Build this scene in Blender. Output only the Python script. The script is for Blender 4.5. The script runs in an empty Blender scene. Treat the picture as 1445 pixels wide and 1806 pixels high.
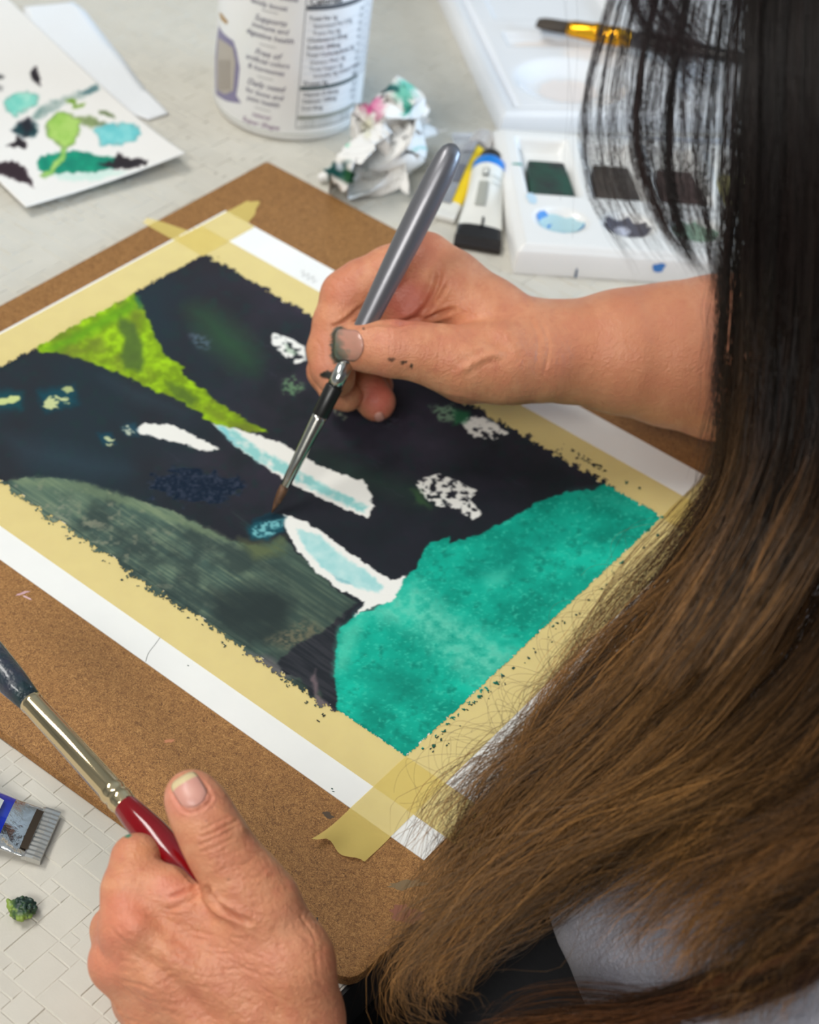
import bpy, bmesh, math, random
import numpy as np
from mathutils import Vector, Matrix

random.seed(7)
rng = np.random.default_rng(7)
SC = bpy.context.scene
COL = SC.collection

# ------------------------------------------------------------------ camera
# world: z = 0 is the paper on the drawing board, x runs towards the painter,
# y away from the camera; columns of RC are the world axes seen from the camera
RC = np.array([[0.78584164, 0.60702275, 0.11822139],
               [0.47987139, -0.47794677, -0.73572436],
               [-0.39009789, 0.6348939, -0.66688332]])
FPX, CX, CY, CAMH = 3000.0, 722.5, 903.0, 0.54
CAMP = np.array([0, 0, CAMH])
cam_d = bpy.data.cameras.new('camera')
cam = bpy.data.objects.new('camera', cam_d)
COL.objects.link(cam)
m = Matrix.Identity(4)
for i in range(3):
    m[i][0] = RC[0, i]
    m[i][1] = -RC[1, i]
    m[i][2] = -RC[2, i]
m[2][3] = CAMH
cam.matrix_world = m
cam_d.sensor_fit = 'HORIZONTAL'
cam_d.sensor_width = 36.0
cam_d.lens = FPX / 1445.0 * 36.0
cam_d.clip_start = 0.02
cam_d.clip_end = 30
cam_d.dof.use_dof = True
cam_d.dof.focus_distance = 0.66
cam_d.dof.aperture_fstop = 14.5
SC.camera = cam

# ------------------------------------------------------------------ light
SC.view_settings.view_transform = 'Standard'
SC.view_settings.look = 'None'
SC.view_settings.gamma = 1
SC.view_settings.exposure = -0.12
world = bpy.data.worlds.new('room_light')
SC.world = world
world.use_nodes = True
bg = world.node_tree.nodes['Background']
bg.inputs[0].default_value = (0.95, 0.97, 1.0, 1)
bg.inputs[1].default_value = 0.42


def area_light(name, loc, target, sx, sy, power, color):
    d = bpy.data.lights.new(name, 'AREA')
    d.shape = 'RECTANGLE'
    d.size, d.size_y, d.energy, d.color = sx, sy, power, color
    o = bpy.data.objects.new(name, d)
    COL.objects.link(o)
    o.location = loc
    o.rotation_euler = (Vector(target) - Vector(loc)).to_track_quat('-Z', 'Y').to_euler()
    return o


# ceiling panels of the classroom and a tall window across the table
area_light('ceiling_panel_light', (-1.25, 0.0, 1.95), (-0.5, 0.6, 0), 1.2, 0.6, 42, (1.0, 0.97, 0.92))
area_light('ceiling_panel_light', (0.2, -1.5, 1.9), (-0.3, 0.4, 0), 1.2, 0.6, 54, (1.0, 0.97, 0.92))
area_light('window_light', (1.9, 2.7, 0.65), (-0.5, 0.7, 0.05), 1.9, 1.3, 120, (0.56, 0.76, 1.0))


# ------------------------------------------------------------------ helpers
def ray(px, py):
    return RC.T @ np.array([(px - CX) / FPX, (py - CY) / FPX, 1.0])


def pl(px, py, z=0.0):
    """where the line of sight through a pixel meets the level z"""
    d = ray(px, py)
    return CAMP + d * ((z - CAMH) / d[2])


def dp(px, py, depth):
    return CAMP + ray(px, py) * depth


def depth_of(w):
    return float(RC[2] @ (np.asarray(w) - CAMP))


def proj(w):
    X = (np.asarray(w, float) - CAMP) @ RC.T
    return np.stack([X[..., 0] / X[..., 2] * FPX + CX, X[..., 1] / X[..., 2] * FPX + CY], -1), X[..., 2]


def s2l(c):
    out = []
    for v in c[:3]:
        v = v / 255.0
        out.append(v / 12.92 if v <= 0.04045 else ((v + 0.055) / 1.055) ** 2.4)
    return tuple(out)


def s2l_np(a):
    a = np.clip(np.asarray(a, float) / 255.0, 0, 1)
    return np.where(a <= 0.04045, a / 12.92, ((a + 0.055) / 1.055) ** 2.4)


def mat(name, rgb, rough=0.5, metal=0.0, spec=0.5, noise=None, bump=None, coat=0.0, sheen=0.0, sub=None, alpha=1.0, trans=0.0):
    """rgb in sRGB 0-255; noise=(scale, rgb2, amount), bump=(scale, strength, distance)"""
    M = bpy.data.materials.new(name)
    M.use_nodes = True
    nt = M.node_tree
    b = nt.nodes['Principled BSDF']
    b.inputs['Base Color'].default_value = (*s2l(rgb), 1)
    b.inputs['Roughness'].default_value = rough
    b.inputs['Metallic'].default_value = metal
    b.inputs['Specular IOR Level'].default_value = spec
    b.inputs['Coat Weight'].default_value = coat
    b.inputs['Sheen Weight'].default_value = sheen
    b.inputs['Alpha'].default_value = alpha
    b.inputs['Transmission Weight'].default_value = trans
    if sub:
        b.inputs['Subsurface Weight'].default_value = sub[0]
        b.inputs['Subsurface Radius'].default_value = sub[1]
        b.inputs['Subsurface Scale'].default_value = sub[2]
    tc = nt.nodes.new('ShaderNodeTexCoord')
    if noise:
        n = nt.nodes.new('ShaderNodeTexNoise')
        n.inputs['Scale'].default_value = noise[0]
        n.inputs['Detail'].default_value = 6
        nt.links.new(tc.outputs['Object'], n.inputs['Vector'])
        r = nt.nodes.new('ShaderNodeMapRange')
        r.inputs['From Min'].default_value = 0.35
        r.inputs['From Max'].default_value = 0.65
        r.inputs['To Max'].default_value = noise[2]
        nt.links.new(n.outputs['Fac'], r.inputs['Value'])
        mx = nt.nodes.new('ShaderNodeMix')
        mx.data_type = 'RGBA'
        mx.inputs[6].default_value = (*s2l(rgb), 1)
        mx.inputs[7].default_value = (*s2l(noise[1]), 1)
        nt.links.new(r.outputs[0], mx.inputs[0])
        nt.links.new(mx.outputs[2], b.inputs['Base Color'])
    if bump:
        n = nt.nodes.new('ShaderNodeTexNoise')
        n.inputs['Scale'].default_value = bump[0]
        n.inputs['Detail'].default_value = 5
        nt.links.new(tc.outputs['Object'], n.inputs['Vector'])
        bp = nt.nodes.new('ShaderNodeBump')
        bp.inputs['Strength'].default_value = bump[1]
        bp.inputs['Distance'].default_value = bump[2]
        nt.links.new(n.outputs['Fac'], bp.inputs['Height'])
        nt.links.new(bp.outputs[0], b.inputs['Normal'])
    return M


def attr_mat(name, attr='tint', rough=0.6, wet=None, bump=None, coat=0.0, spec=0.4, sub=None):
    """material whose colour is the thing's own painted colour, stored per vertex"""
    M = mat(name, (200, 200, 200), rough, spec=spec, bump=bump, coat=coat, sub=sub)
    nt = M.node_tree
    a = nt.nodes.new('ShaderNodeAttribute')
    a.attribute_name = attr
    b = nt.nodes['Principled BSDF']
    nt.links.new(a.outputs['Color'], b.inputs['Base Color'])
    if wet is not None:
        r = nt.nodes.new('ShaderNodeMapRange')
        r.inputs['To Min'].default_value = rough
        r.inputs['To Max'].default_value = wet
        nt.links.new(a.outputs['Alpha'], r.inputs['Value'])
        nt.links.new(r.outputs[0], b.inputs['Roughness'])
    return M


def link(o, parent=None):
    COL.objects.link(o)
    if parent is not None:
        o.parent = parent
    return o


def mesh_obj(name, verts, faces, material, parent=None, smooth=True, origin=None):
    me = bpy.data.meshes.new(name)
    v = np.asarray(verts, float)
    if origin is not None:
        v = v - np.asarray(origin)
    me.from_pydata(v.tolist(), [], faces if isinstance(faces, list) else faces.tolist())
    me.update()
    if smooth:
        me.shade_smooth()
    mats = material if isinstance(material, (list, tuple)) else [material]
    for x in mats:
        me.materials.append(x)
    o = bpy.data.objects.new(name, me)
    if origin is not None:
        o.location = origin
    return link(o, parent)


def tag(o, label, cat, group=None):
    o['label'] = label
    o['category'] = cat
    if group:
        o['group'] = group
    return o


def thing(name, label, cat, loc=(0, 0, 0), group=None):
    o = bpy.data.objects.new(name, None)
    o.empty_display_size = 0.02
    o.location = loc
    COL.objects.link(o)
    return tag(o, label, cat, group)


def child(o, parent):
    """make o a child of parent while it stays where it is (parent only moved, never turned)"""
    o.parent = parent
    o.matrix_parent_inverse = Matrix.Translation(-Vector(parent.location))
    return o


def set_tint(o, rgb_lin, alpha=None):
    me = o.data
    n = len(me.vertices)
    a = me.attributes.new('tint', 'FLOAT_COLOR', 'POINT')
    c = np.ones((n, 4), np.float32)
    c[:, :3] = rgb_lin
    if alpha is not None:
        c[:, 3] = alpha
    a.data.foreach_set('color', c.ravel())


def bm_obj(name, bm, material, parent=None, smooth=True, sharp=35):
    me = bpy.data.meshes.new(name)
    bm.normal_update()
    bm.to_mesh(me)
    bm.free()
    for x in (material if isinstance(material, (list, tuple)) else [material]):
        me.materials.append(x)
    if smooth:
        me.shade_smooth()
        try:
            me.set_sharp_from_angle(angle=math.radians(sharp))
        except Exception:
            pass
    return link(bpy.data.objects.new(name, me), parent)


def prism(pts, z0, z1, bevel=0.0, seg=2):
    """extruded outline with rounded rims"""
    bm = bmesh.new()
    lo = [bm.verts.new((p[0], p[1], z0)) for p in pts]
    f = bm.faces.new(lo)
    if f.normal.z > 0:
        pass
    r = bmesh.ops.extrude_face_region(bm, geom=[f])
    top = [g for g in r['geom'] if isinstance(g, bmesh.types.BMVert)]
    for v in top:
        v.co.z = z1
    bmesh.ops.recalc_face_normals(bm, faces=bm.faces)
    if bevel:
        es = [e for e in bm.edges if abs(e.verts[0].co.z - z1) < 1e-7 and abs(e.verts[1].co.z - z1) < 1e-7]
        bmesh.ops.bevel(bm, geom=es, offset=bevel, segments=seg, affect='EDGES', profile=0.5)
    return bm


def round_poly(pts, rad, n=5):
    out = []
    P = [np.array(p[:2], float) for p in pts]
    k = len(P)
    for i in range(k):
        a, b, c = P[i - 1], P[i], P[(i + 1) % k]
        r = rad[i] if isinstance(rad, (list, tuple)) else rad
        u = (a - b) / np.linalg.norm(a - b)
        v = (c - b) / np.linalg.norm(c - b)
        for t in np.linspace(0, 1, n):
            p0, p1 = b + u * r, b + v * r
            out.append(tuple((1 - t) ** 2 * p0 + 2 * t * (1 - t) * b + t * t * p1))
    return out


def spline(pts, n):
    """Catmull-Rom through pts (rows of any width), n samples"""
    P = np.asarray(pts, float)
    P = np.vstack([2 * P[0] - P[1], P, 2 * P[-1] - P[-2]])
    k = len(P) - 3
    t = np.linspace(0, k - 1e-9, n)
    i = t.astype(int)
    u = (t - i)[:, None]
    a, b, c, d = P[i], P[i + 1], P[i + 2], P[i + 3]
    return 0.5 * (2 * b + (c - a) * u + (2 * a - 5 * b + 4 * c - d) * u ** 2 + (3 * b - a - 3 * c + d) * u ** 3)


def lathe(p0, p1, prof, n=28, squash=None, caps=True):
    """turned body along p0->p1; prof rows (t in metres from p0, radius[, flatness])"""
    p0, p1 = np.asarray(p0, float), np.asarray(p1, float)
    ax = p1 - p0
    ax = ax / np.linalg.norm(ax)
    up = np.array([0, 0, 1.0])
    if abs(ax @ up) > 0.95:
        up = np.array([0, 1.0, 0])
    if squash is not None:
        up = np.asarray(squash, float)
    s = np.cross(ax, up)
    s /= np.linalg.norm(s)
    w = np.cross(s, ax)
    ang = np.linspace(0, 2 * np.pi, n, endpoint=False)
    V, F = [], []
    for row in prof:
        t, r = row[0], row[1]
        fl = row[2] if len(row) > 2 else 1.0
        c = p0 + ax * t
        for a in ang:
            V.append(c + s * (math.cos(a) * r) + w * (math.sin(a) * r * fl))
    for j in range(len(prof) - 1):
        for i in range(n):
            F.append([j * n + i, j * n + (i + 1) % n, (j + 1) * n + (i + 1) % n, (j + 1) * n + i])
    if caps:
        F.append(list(range(n))[::-1])
        F.append([(len(prof) - 1) * n + i for i in range(n)])
    return np.array(V), F


def vnoise(x, y, seed=0):
    """smooth lattice noise in 0..1"""
    xi, yi = np.floor(x).astype(np.int64), np.floor(y).astype(np.int64)
    xf, yf = x - xi, y - yi
    xf = xf * xf * (3 - 2 * xf)
    yf = yf * yf * (3 - 2 * yf)

    def h(a, b):
        k = (a * 374761393 + b * 668265263 + seed * 982451653) & 0xFFFFFFFF
        k = ((k ^ (k >> 13)) * 1274126177) & 0xFFFFFFFF
        return ((k ^ (k >> 16)) & 0xFFFF) / 65535.0
    return (h(xi, yi) * (1 - xf) + h(xi + 1, yi) * xf) * (1 - yf) + (h(xi, yi + 1) * (1 - xf) + h(xi + 1, yi + 1) * xf) * yf


def fbm(x, y, oct=4, seed=0):
    s, a, t = 0, 0.5, 0
    for o in range(oct):
        s = s + a * vnoise(x * 2 ** o, y * 2 ** o, seed + o * 17)
        t += a
        a *= 0.55
    return s / t


def poly_sd(x, y, P):
    """signed distance to a closed outline, negative inside"""
    P = np.asarray(P, float)
    d = np.full(x.shape, 1e18)
    ins = np.zeros(x.shape, bool)
    for i in range(len(P)):
        ax_, ay_ = P[i - 1]
        bx, by = P[i]
        ex, ey = bx - ax_, by - ay_
        wx, wy = x - ax_, y - ay_
        t = np.clip((wx * ex + wy * ey) / (ex * ex + ey * ey + 1e-12), 0, 1)
        d = np.minimum(d, (wx - ex * t) ** 2 + (wy - ey * t) ** 2)
        c = ((ay_ <= y) & (by > y)) | ((by <= y) & (ay_ > y))
        with np.errstate(divide='ignore', invalid='ignore'):
            xx = ax_ + (y - ay_) / (by - ay_ if by != ay_ else 1e-9) * ex
        ins ^= c & (x < xx)
    d = np.sqrt(d)
    return np.where(ins, -d, d)
# ------------------------------------------------------------------ room and table
TZ = -0.0052
floor_m = mat('floor_vinyl', (92, 88, 84), 0.6, noise=(6, (80, 76, 72), 0.6))
floor = mesh_obj('floor', [(-3, -2.5, -0.75), (3, -2.5, -0.75), (3, 3.5, -0.75), (-3, 3.5, -0.75)], [[0, 1, 2, 3]], floor_m)
floor['kind'] = 'structure'
wall_m = mat('wall_paint', (196, 192, 184), 0.8)
ceil_m = mat('ceiling_paint', (226, 226, 222), 0.9)
RX0, RX1, RY0, RY1, RZ0, RZ1 = -3, 3, -2.5, 3.5, -0.75, 2.0
for nm, q, mt in (('wall_left', [(RX0, RY0, RZ0), (RX0, RY1, RZ0), (RX0, RY1, RZ1), (RX0, RY0, RZ1)], wall_m), ('wall_right', [(RX1, RY1, RZ0), (RX1, RY0, RZ0), (RX1, RY0, RZ1), (RX1, RY1, RZ1)], wall_m),
                  ('wall_back', [(RX0, RY1, RZ0), (RX1, RY1, RZ0), (RX1, RY1, RZ1), (RX0, RY1, RZ1)], wall_m), ('wall_front', [(RX1, RY0, RZ0), (RX0, RY0, RZ0), (RX0, RY0, RZ1), (RX1, RY0, RZ1)], wall_m),
                  ('ceiling', [(RX0, RY0, RZ1), (RX0, RY1, RZ1), (RX1, RY1, RZ1), (RX1, RY0, RZ1)], ceil_m)):
    w_ = mesh_obj(nm, q, [[0, 1, 2, 3]], mt)
    w_['kind'] = 'structure'

table_m = mat('embossed_vinyl', (202, 198, 187), 0.6, spec=0.35, noise=(60, (194, 190, 179), 0.5), bump=(900, 0.12, 0.0004))
table = thing('work_table', 'pale cream table with embossed interlocking rectangle pattern', 'table', (-0.8, 0.6, -0.75))
TX0, TX1, TY0, TY1 = -1.45, -0.178, -0.35, 1.65
bm = prism([(TX0, TY0), (TX1, TY0), (TX1, TY1), (TX0, TY1)], TZ - 0.03, TZ - 0.0006)
child(bm_obj('table_top', bm, table_m, None, smooth=False), table)
bm = prism([(TX1, TY0), (TX1 + .0015, TY0), (TX1 + .0015, TY1), (TX1, TY1)], TZ - 0.032, TZ - 0.0012)
child(bm_obj('edge_band', bm, mat('table_edge_rubber', (26, 25, 26), 0.6), None, smooth=False), table)
leg_m = mat('table_leg_steel', (70, 70, 72), 0.4, 0.8)
for lx in (TX0 + 0.08, TX1 - 0.12):
    for ly in (TY0 + 0.1, TY1 - 0.1):
        V, F = lathe((lx, ly, -0.75), (lx, ly, TZ - 0.03), [(0, .02), (.01, .022), (0.71, .022), (TZ - 0.03 + 0.75, .022)], 12)
        child(mesh_obj('leg', V, F, leg_m), table)


def emboss():
    """the raised interlocking rectangles of the table covering, one thin relief"""
    u = 0.0056
    x0, x1, y0, y1 = -0.98, TX1 - 0.0005, 0.08, 1.30
    nx, ny = int((x1 - x0) / u), int((y1 - y0) / u)
    used = np.zeros((nx, ny), bool)
    V, F = [], []
    r = random.Random(3)
    shapes = [(1, 1), (2, 1), (1, 2), (2, 2), (3, 1), (1, 3), (3, 2), (2, 3), (2, 2), (3, 2), (2, 3), (4, 2), (2, 4)]
    for i in range(nx):
        for j in range(ny):
            if used[i, j]:
                continue
            r.shuffle(shapes)
            for (a, b) in shapes + [(1, 1)]:
                if i + a <= nx and j + b <= ny and not used[i:i + a, j:j + b].any():
                    break
            else:
                a = b = 1
            used[i:i + a, j:j + b] = True
            X0, X1 = x1 - (i + a) * u, x1 - i * u
            Y0, Y1 = y0 + j * u, y0 + (j + b) * u
            g, s = 0.00020, 0.00032
            h = TZ + r.uniform(-0.00018, 0.0)
            tx, ty = r.uniform(-1, 1) * 0.00022, r.uniform(-1, 1) * 0.00022
            k = len(V)
            for (ex, hh) in ((g, -0.0009), (g + s, 0)):
                for (cx, cy, sx, sy) in ((X0 + ex, Y0 + ex, -1, -1), (X1 - ex, Y0 + ex, 1, -1), (X1 - ex, Y1 - ex, 1, 1), (X0 + ex, Y1 - ex, -1, 1)):
                    V.append((cx, cy, (TZ - 0.00062) if hh else h + sx * tx + sy * ty - 0.0002))
            F.append([k + 4, k + 5, k + 6, k + 7])
            for q in range(4):
                F.append([k + q, k + (q + 1) % 4, k + 4 + (q + 1) % 4, k + 4 + q])
    return V, F


V, F = emboss()
rel = mesh_obj('embossed_relief', V, F, table_m, None, smooth=False)
rel['kind'] = 'stuff'
child(rel, table)

# ------------------------------------------------------------------ drawing board


def board_material():
    M = mat('hardboard', (150, 104, 58), 0.62, spec=0.35)
    nt = M.node_tree
    L = nt.links
    b = nt.nodes['Principled BSDF']
    tc = nt.nodes.new('ShaderNodeTexCoord')

    def noise(scale, detail, dist=0.0, rough=0.6):
        n = nt.nodes.new('ShaderNodeTexNoise')
        n.inputs['Scale'].default_value = scale
        n.inputs['Detail'].default_value = detail
        n.inputs['Distortion'].default_value = dist
        n.inputs['Roughness'].default_value = rough
        L.new(tc.outputs['Object'], n.inputs['Vector'])
        return n

    def ramp(src, stops):
        r = nt.nodes.new('ShaderNodeValToRGB')
        e = r.color_ramp.elements
        while len(e) < len(stops):
            e.new(0.5)
        for i, (p, c) in enumerate(stops):
            e[i].position = p
            e[i].color = (*s2l(c), 1)
        L.new(src, r.inputs[0])
        return r

    def mix(fac, a, c, mode='MIX'):
        x = nt.nodes.new('ShaderNodeMix')
        x.data_type = 'RGBA'
        x.blend_type = mode
        if isinstance(fac, float):
            x.inputs[0].default_value = fac
        else:
            L.new(fac, x.inputs[0])
        L.new(a, x.inputs[6])
        L.new(c, x.inputs[7])
        return x.outputs[2]
    big = ramp(noise(9, 3).outputs['Fac'], [(0.3, (136, 93, 50)), (0.7, (160, 114, 64))])
    grain = ramp(noise(760, 5, 2.2, 0.8).outputs['Fac'], [(0.36, (64, 36, 14)), (0.5, (146, 101, 54)), (0.64, (202, 154, 94))])
    col = mix(0.80, big.outputs[0], grain.outputs[0])
    # fibres: thin dark squiggles where two stretched noises cross
    f = noise(330, 2, 2.8, 0.5)
    fm = nt.nodes.new('ShaderNodeMath')
    fm.operation = 'SUBTRACT'
    fm.inputs[1].default_value = 0.5
    L.new(f.outputs['Fac'], fm.inputs[0])
    ab = nt.nodes.new('ShaderNodeMath')
    ab.operation = 'ABSOLUTE'
    L.new(fm.outputs[0], ab.inputs[0])
    thin = nt.nodes.new('ShaderNodeMapRange')
    thin.inputs['From Min'].default_value = 0.0
    thin.inputs['From Max'].default_value = 0.03
    thin.inputs['To Min'].default_value = 1.0
    thin.inputs['To Max'].default_value = 0.0
    L.new(ab.outputs[0], thin.inputs['Value'])
    gate = nt.nodes.new('ShaderNodeMapRange')
    gate.inputs['From Min'].default_value = 0.50
    gate.inputs['From Max'].default_value = 0.56
    L.new(noise(260, 2, 0.4).outputs['Fac'], gate.inputs['Value'])
    mu = nt.nodes.new('ShaderNodeMath')
    mu.operation = 'MULTIPLY'
    L.new(thin.outputs[0], mu.inputs[0])
    L.new(gate.outputs[0], mu.inputs[1])
    m2 = nt.nodes.new('ShaderNodeMath')
    m2.operation = 'MULTIPLY'
    m2.inputs[1].default_value = 0.85
    L.new(mu.outputs[0], m2.inputs[0])
    dark = nt.nodes.new('ShaderNodeRGB')
    dark.outputs[0].default_value = (*s2l((70, 40, 18)), 1)
    col = mix(m2.outputs[0], col, dark.outputs[0])
    L.new(col, b.inputs['Base Color'])
    bp = nt.nodes.new('ShaderNodeBump')
    bp.inputs['Strength'].default_value = 0.35
    bp.inputs['Distance'].default_value = 0.0004
    L.new(noise(900, 4, 1.2, 0.7).outputs['Fac'], bp.inputs['Height'])
    L.new(bp.outputs[0], b.inputs['Normal'])
    return M


board_m = board_material()
bc = [pl(471, 283), (-0.166, 0.7035), pl(619, 1737), (-0.566, 0.287)]
BT = -0.0002
bm = prism(round_poly(bc, [.003, .003, .009, .003]), TZ + 0.0001, BT, bevel=0.0008, seg=2)
board = bm_obj('drawing_board', bm, board_m)
tag(board, 'brown hardboard drawing board under the taped painting', 'drawing board')
# dabs of old paint on the board
stain_m = {}


def stain(name, px, py, rx, ry, rot, rgb, seed, parent, z, k=18, amp=0.35):
    c = pl(px, py, z)
    if rgb not in stain_m:
        stain_m[rgb] = mat('paint_stain_%d_%d_%d' % rgb, rgb, 0.6)
    r = random.Random(seed)
    V = []
    for i in range(k):
        a = 2 * math.pi * i / k
        q = 1 + r.uniform(-amp, amp)
        x, y = rx * q * math.cos(a), ry * q * math.sin(a)
        V.append((c[0] + x * math.cos(rot) - y * math.sin(rot), c[1] + x * math.sin(rot) + y * math.cos(rot), z))
    return mesh_obj(name, V, [list(range(k))], stain_m[rgb], parent)


for args in (('paint_stain', 298, 1307, .0022, .0009, 0.9, (196, 130, 90), 1), ('paint_stain', 578, 1437, .0022, .0013, 0.2, (82, 66, 50), 2),
             ('paint_stain', 40, 1046, .0030, .0007, 1.2, (200, 160, 165), 3), ('paint_stain', 48, 1054, .0022, .0006, 0.3, (210, 175, 175), 4),
             ('paint_stain', 558, 1628, .0006, .0022, 0.6, (40, 44, 38), 5), ('paint_stain', 718, 1612, .006, .004, 0.5, (140, 88, 66), 6),
             ('paint_stain', 715, 1560, .008, .0022, 0.9, (128, 106, 74), 7)):
    stain(*args, board, BT + 0.00006)
# green paint along the worn front corner
V, F = lathe(pl(588, 1702, -0.002), pl(606, 1722, -0.002), [(0, .0006), (.002, .0016), (.0045, .0016), (.0062, .0005)], 8)
mesh_obj('green_paint_mark', V, F, mat('green_mark', (104, 128, 40), 0.5), board)
# ------------------------------------------------------------------ sheet of paper
paper_m = mat('watercolour_paper', (238, 238, 234), 0.8, spec=0.2, noise=(35, (232, 232, 229), 0.6), bump=(500, 0.10, 0.0003))
PX0, PX1, PY0, PY1 = -0.5505, -0.1885, 0.3585, 0.6425
bm = prism([(PX0, PY0), (PX1, PY0), (PX1, PY1), (PX0, PY1)], BT + 0.0001, BT + 0.0005)
paper = bm_obj('painting_sheet', bm, paper_m, smooth=False)
tag(paper, 'white watercolour sheet with dark cliffs, waterfalls and a teal pool', 'painting')
PZ = BT + 0.0005
# inner edges of the taped window
WX0, WX1, WY0, WY1 = -0.5275, -0.2255, 0.3945, 0.5985


def paint_layer():
    step = 0.00055
    mg = 0.012
    xs = np.arange(WX0 - mg, WX1 + mg, step)
    ys = np.arange(WY0 - mg, WY1 + mg, step)
    GX, GY = np.meshgrid(xs, ys, indexing='ij')
    W = np.stack([GX, GY, np.full(GX.shape, PZ)], -1)
    pxy, _ = proj(W)
    x, y = pxy[..., 0], pxy[..., 1]
    # brush-like wobble of all outlines
    wx = (fbm(x / 9, y / 9, 3, 1) - 0.5) * 9
    wy = (fbm(x / 9, y / 9, 3, 2) - 0.5) * 9
    X, Y = x + wx, y + wy
    n1 = fbm(x / 60, y / 45, 5, 3)
    n2 = fbm(x / 14, y / 11, 4, 4)
    n3 = fbm(x / 130, y / 110, 3, 5)
    n4 = fbm(x / 5, y / 4, 3, 6)
    along = (x * 0.83 + y * 0.55)       # down the slope
    across = (-x * 0.55 + y * 0.83)
    st = fbm(along / 70, across / 3.2, 3, 8)
    C = np.zeros(x.shape + (3,))
    wet = np.zeros(x.shape)

    def mixc(a, b, t):
        t = np.clip(t, 0, 1)[..., None]
        return a * (1 - t) + np.array(b, float) * t

    def lay(poly, rgb, soft=1.2, op=1.0, hole=None, xx=None, yy=None):
        nonlocal C
        P = np.asarray(poly, float)
        lo, hi = P.min(0) - 40, P.max(0) + 40
        s = (x > lo[0]) & (x < hi[0]) & (y > lo[1]) & (y < hi[1])
        if not s.any():
            return None
        sd = poly_sd((X if xx is None else xx)[s], (Y if yy is None else yy)[s], P)
        a = np.clip(0.5 - sd / (2 * soft), 0, 1) * op
        if hole is not None:
            a = a * np.clip(hole[s], 0, 1)
        col = np.array(rgb, float) if not isinstance(rgb, np.ndarray) or rgb.ndim == 1 else rgb[s]
        C[s] = C[s] * (1 - a[:, None]) + col * a[:, None]
        return s, a

    def field(c0, c1, t):
        t = np.clip(t, 0, 1)[..., None]
        return np.array(c0, float) * (1 - t) + np.array(c1, float) * t
    # dark rock everywhere
    dark = field((34, 38, 44), (52, 47, 60), (n1 - 0.3) * 2.2)
    left = np.clip((520 - x - 0.35 * (y - 700)) / 260, 0, 1)
    dark = dark * (1 - left[..., None]) + field((40, 38, 44), (34, 46, 54), (n3 - 0.35) * 3)[...] * left[..., None]
    dark = mixc(dark, (30, 52, 52), np.clip((n2 - 0.56) * 2.4, 0, 0.6))
    low = np.clip((y - 760 - 0.1 * (900 - x)) / 150, 0, 1)
    dark = mixc(dark, (24, 30, 36), low * 0.6)
    C[...] = dark
    # soft colour inside the dark
    lay([(335, 545), (370, 545), (430, 590), (455, 630), (450, 655), (415, 645), (370, 610)], (44, 78, 52), 26, 0.85)
    lay([(560, 800), (640, 830), (720, 850), (760, 890), (700, 880), (620, 850)], (36, 60, 50), 24, 0.7)
    lay([(10, 770), (120, 790), (230, 830), (160, 840), (40, 815)], (46, 66, 78), 22, 0.55)
    lay([(600, 740), (760, 770), (840, 800), (720, 800), (620, 775)], (72, 68, 82), 30, 0.45)
    lay([(335, 590), (350, 588), (372, 600), (368, 615), (345, 612)], (92, 112, 128), 5, 0.75, hole=(n4 - 0.42) * 6)
    lay([(180, 665), (260, 690), (330, 730), (240, 710)], (50, 66, 76), 14, 0.5)
    lay([(640, 715), (700, 720), (705, 750), (660, 750)], (96, 92, 108), 8, 0.6, hole=(n4 - 0.45) * 6)
    for _ in range(26):
        a, b = rng.uniform(280, 1000), rng.uniform(480, 860)
        L = rng.uniform(12, 40)
        lay([(a, b), (a + L, b + L * .55), (a + L - 1, b + L * .55 + 2)], (70, 68, 84), 1.2, 0.35)
    # lime valley
    lime = field((118, 150, 22), (160, 204, 24), (n2 - 0.32) * 2.6)
    lime = mixc(lime, (104, 116, 40), np.clip((n1 - 0.50) * 4, 0, 0.85))
    lime = mixc(lime, (64, 120, 30), np.clip((300 - x - 0.9 * (y - 480)) / -60 + 0.3, 0, 0.0))
    zig = (fbm(y / 9, x / 40, 2, 31) - 0.5) * 22
    lay([(70, 620), (56, 612), (96, 588), (170, 540), (226, 508), (240, 522), (247, 532), (256, 556), (270, 590), (284, 622), (312, 640), (330, 668), (362, 690), (390, 714), (428, 738), (476, 762),
         (440, 764), (404, 754), (372, 745), (340, 722), (300, 700), (276, 690), (250, 678), (215, 660), (180, 648), (140, 632), (100, 622)], lime, 1.6, 1, None, X + zig * np.clip((x - 240) / 40, 0, 1), Y)
    lay([(75, 615), (140, 583), (236, 525), (240, 545), (150, 596), (100, 620)], (92, 150, 22), 6, 0.7)
    lay([(212, 556), (238, 572), (250, 600), (254, 630), (248, 656), (222, 652), (212, 628), (220, 600), (208, 578)], (74, 98, 46), 5, 0.85)
    lay([(290, 674), (325, 684), (350, 704), (340, 716), (310, 704)], (78, 102, 40), 5, 0.8)
    lay([(150, 600), (180, 590), (190, 620), (165, 622)], (104, 116, 44), 6, 0.6)
    lay([(360, 715), (400, 738), (440, 756), (410, 752), (375, 738)], (118, 136, 40), 6, 0.7)
    lay([(236, 524), (246, 524), (252, 545), (244, 545)], (40, 96, 70), 3, 0.8)
    # grey green slope at the front
    sl = field((70, 92, 84), (124, 140, 114), (st - 0.35) * 2.2)
    sl = mixc(sl, (48, 62, 60), np.clip((n1 - 0.47) * 3.4, 0, 0.8))
    sl = mixc(sl, (46, 60, 56), np.clip((x - 380) / 260, 0, 0.5))
    sl = mixc(sl, (150, 148, 124), np.clip((n2 - 0.60) * 4, 0, 0.6) * np.clip((420 - x) / 250, 0, 1))
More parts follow.
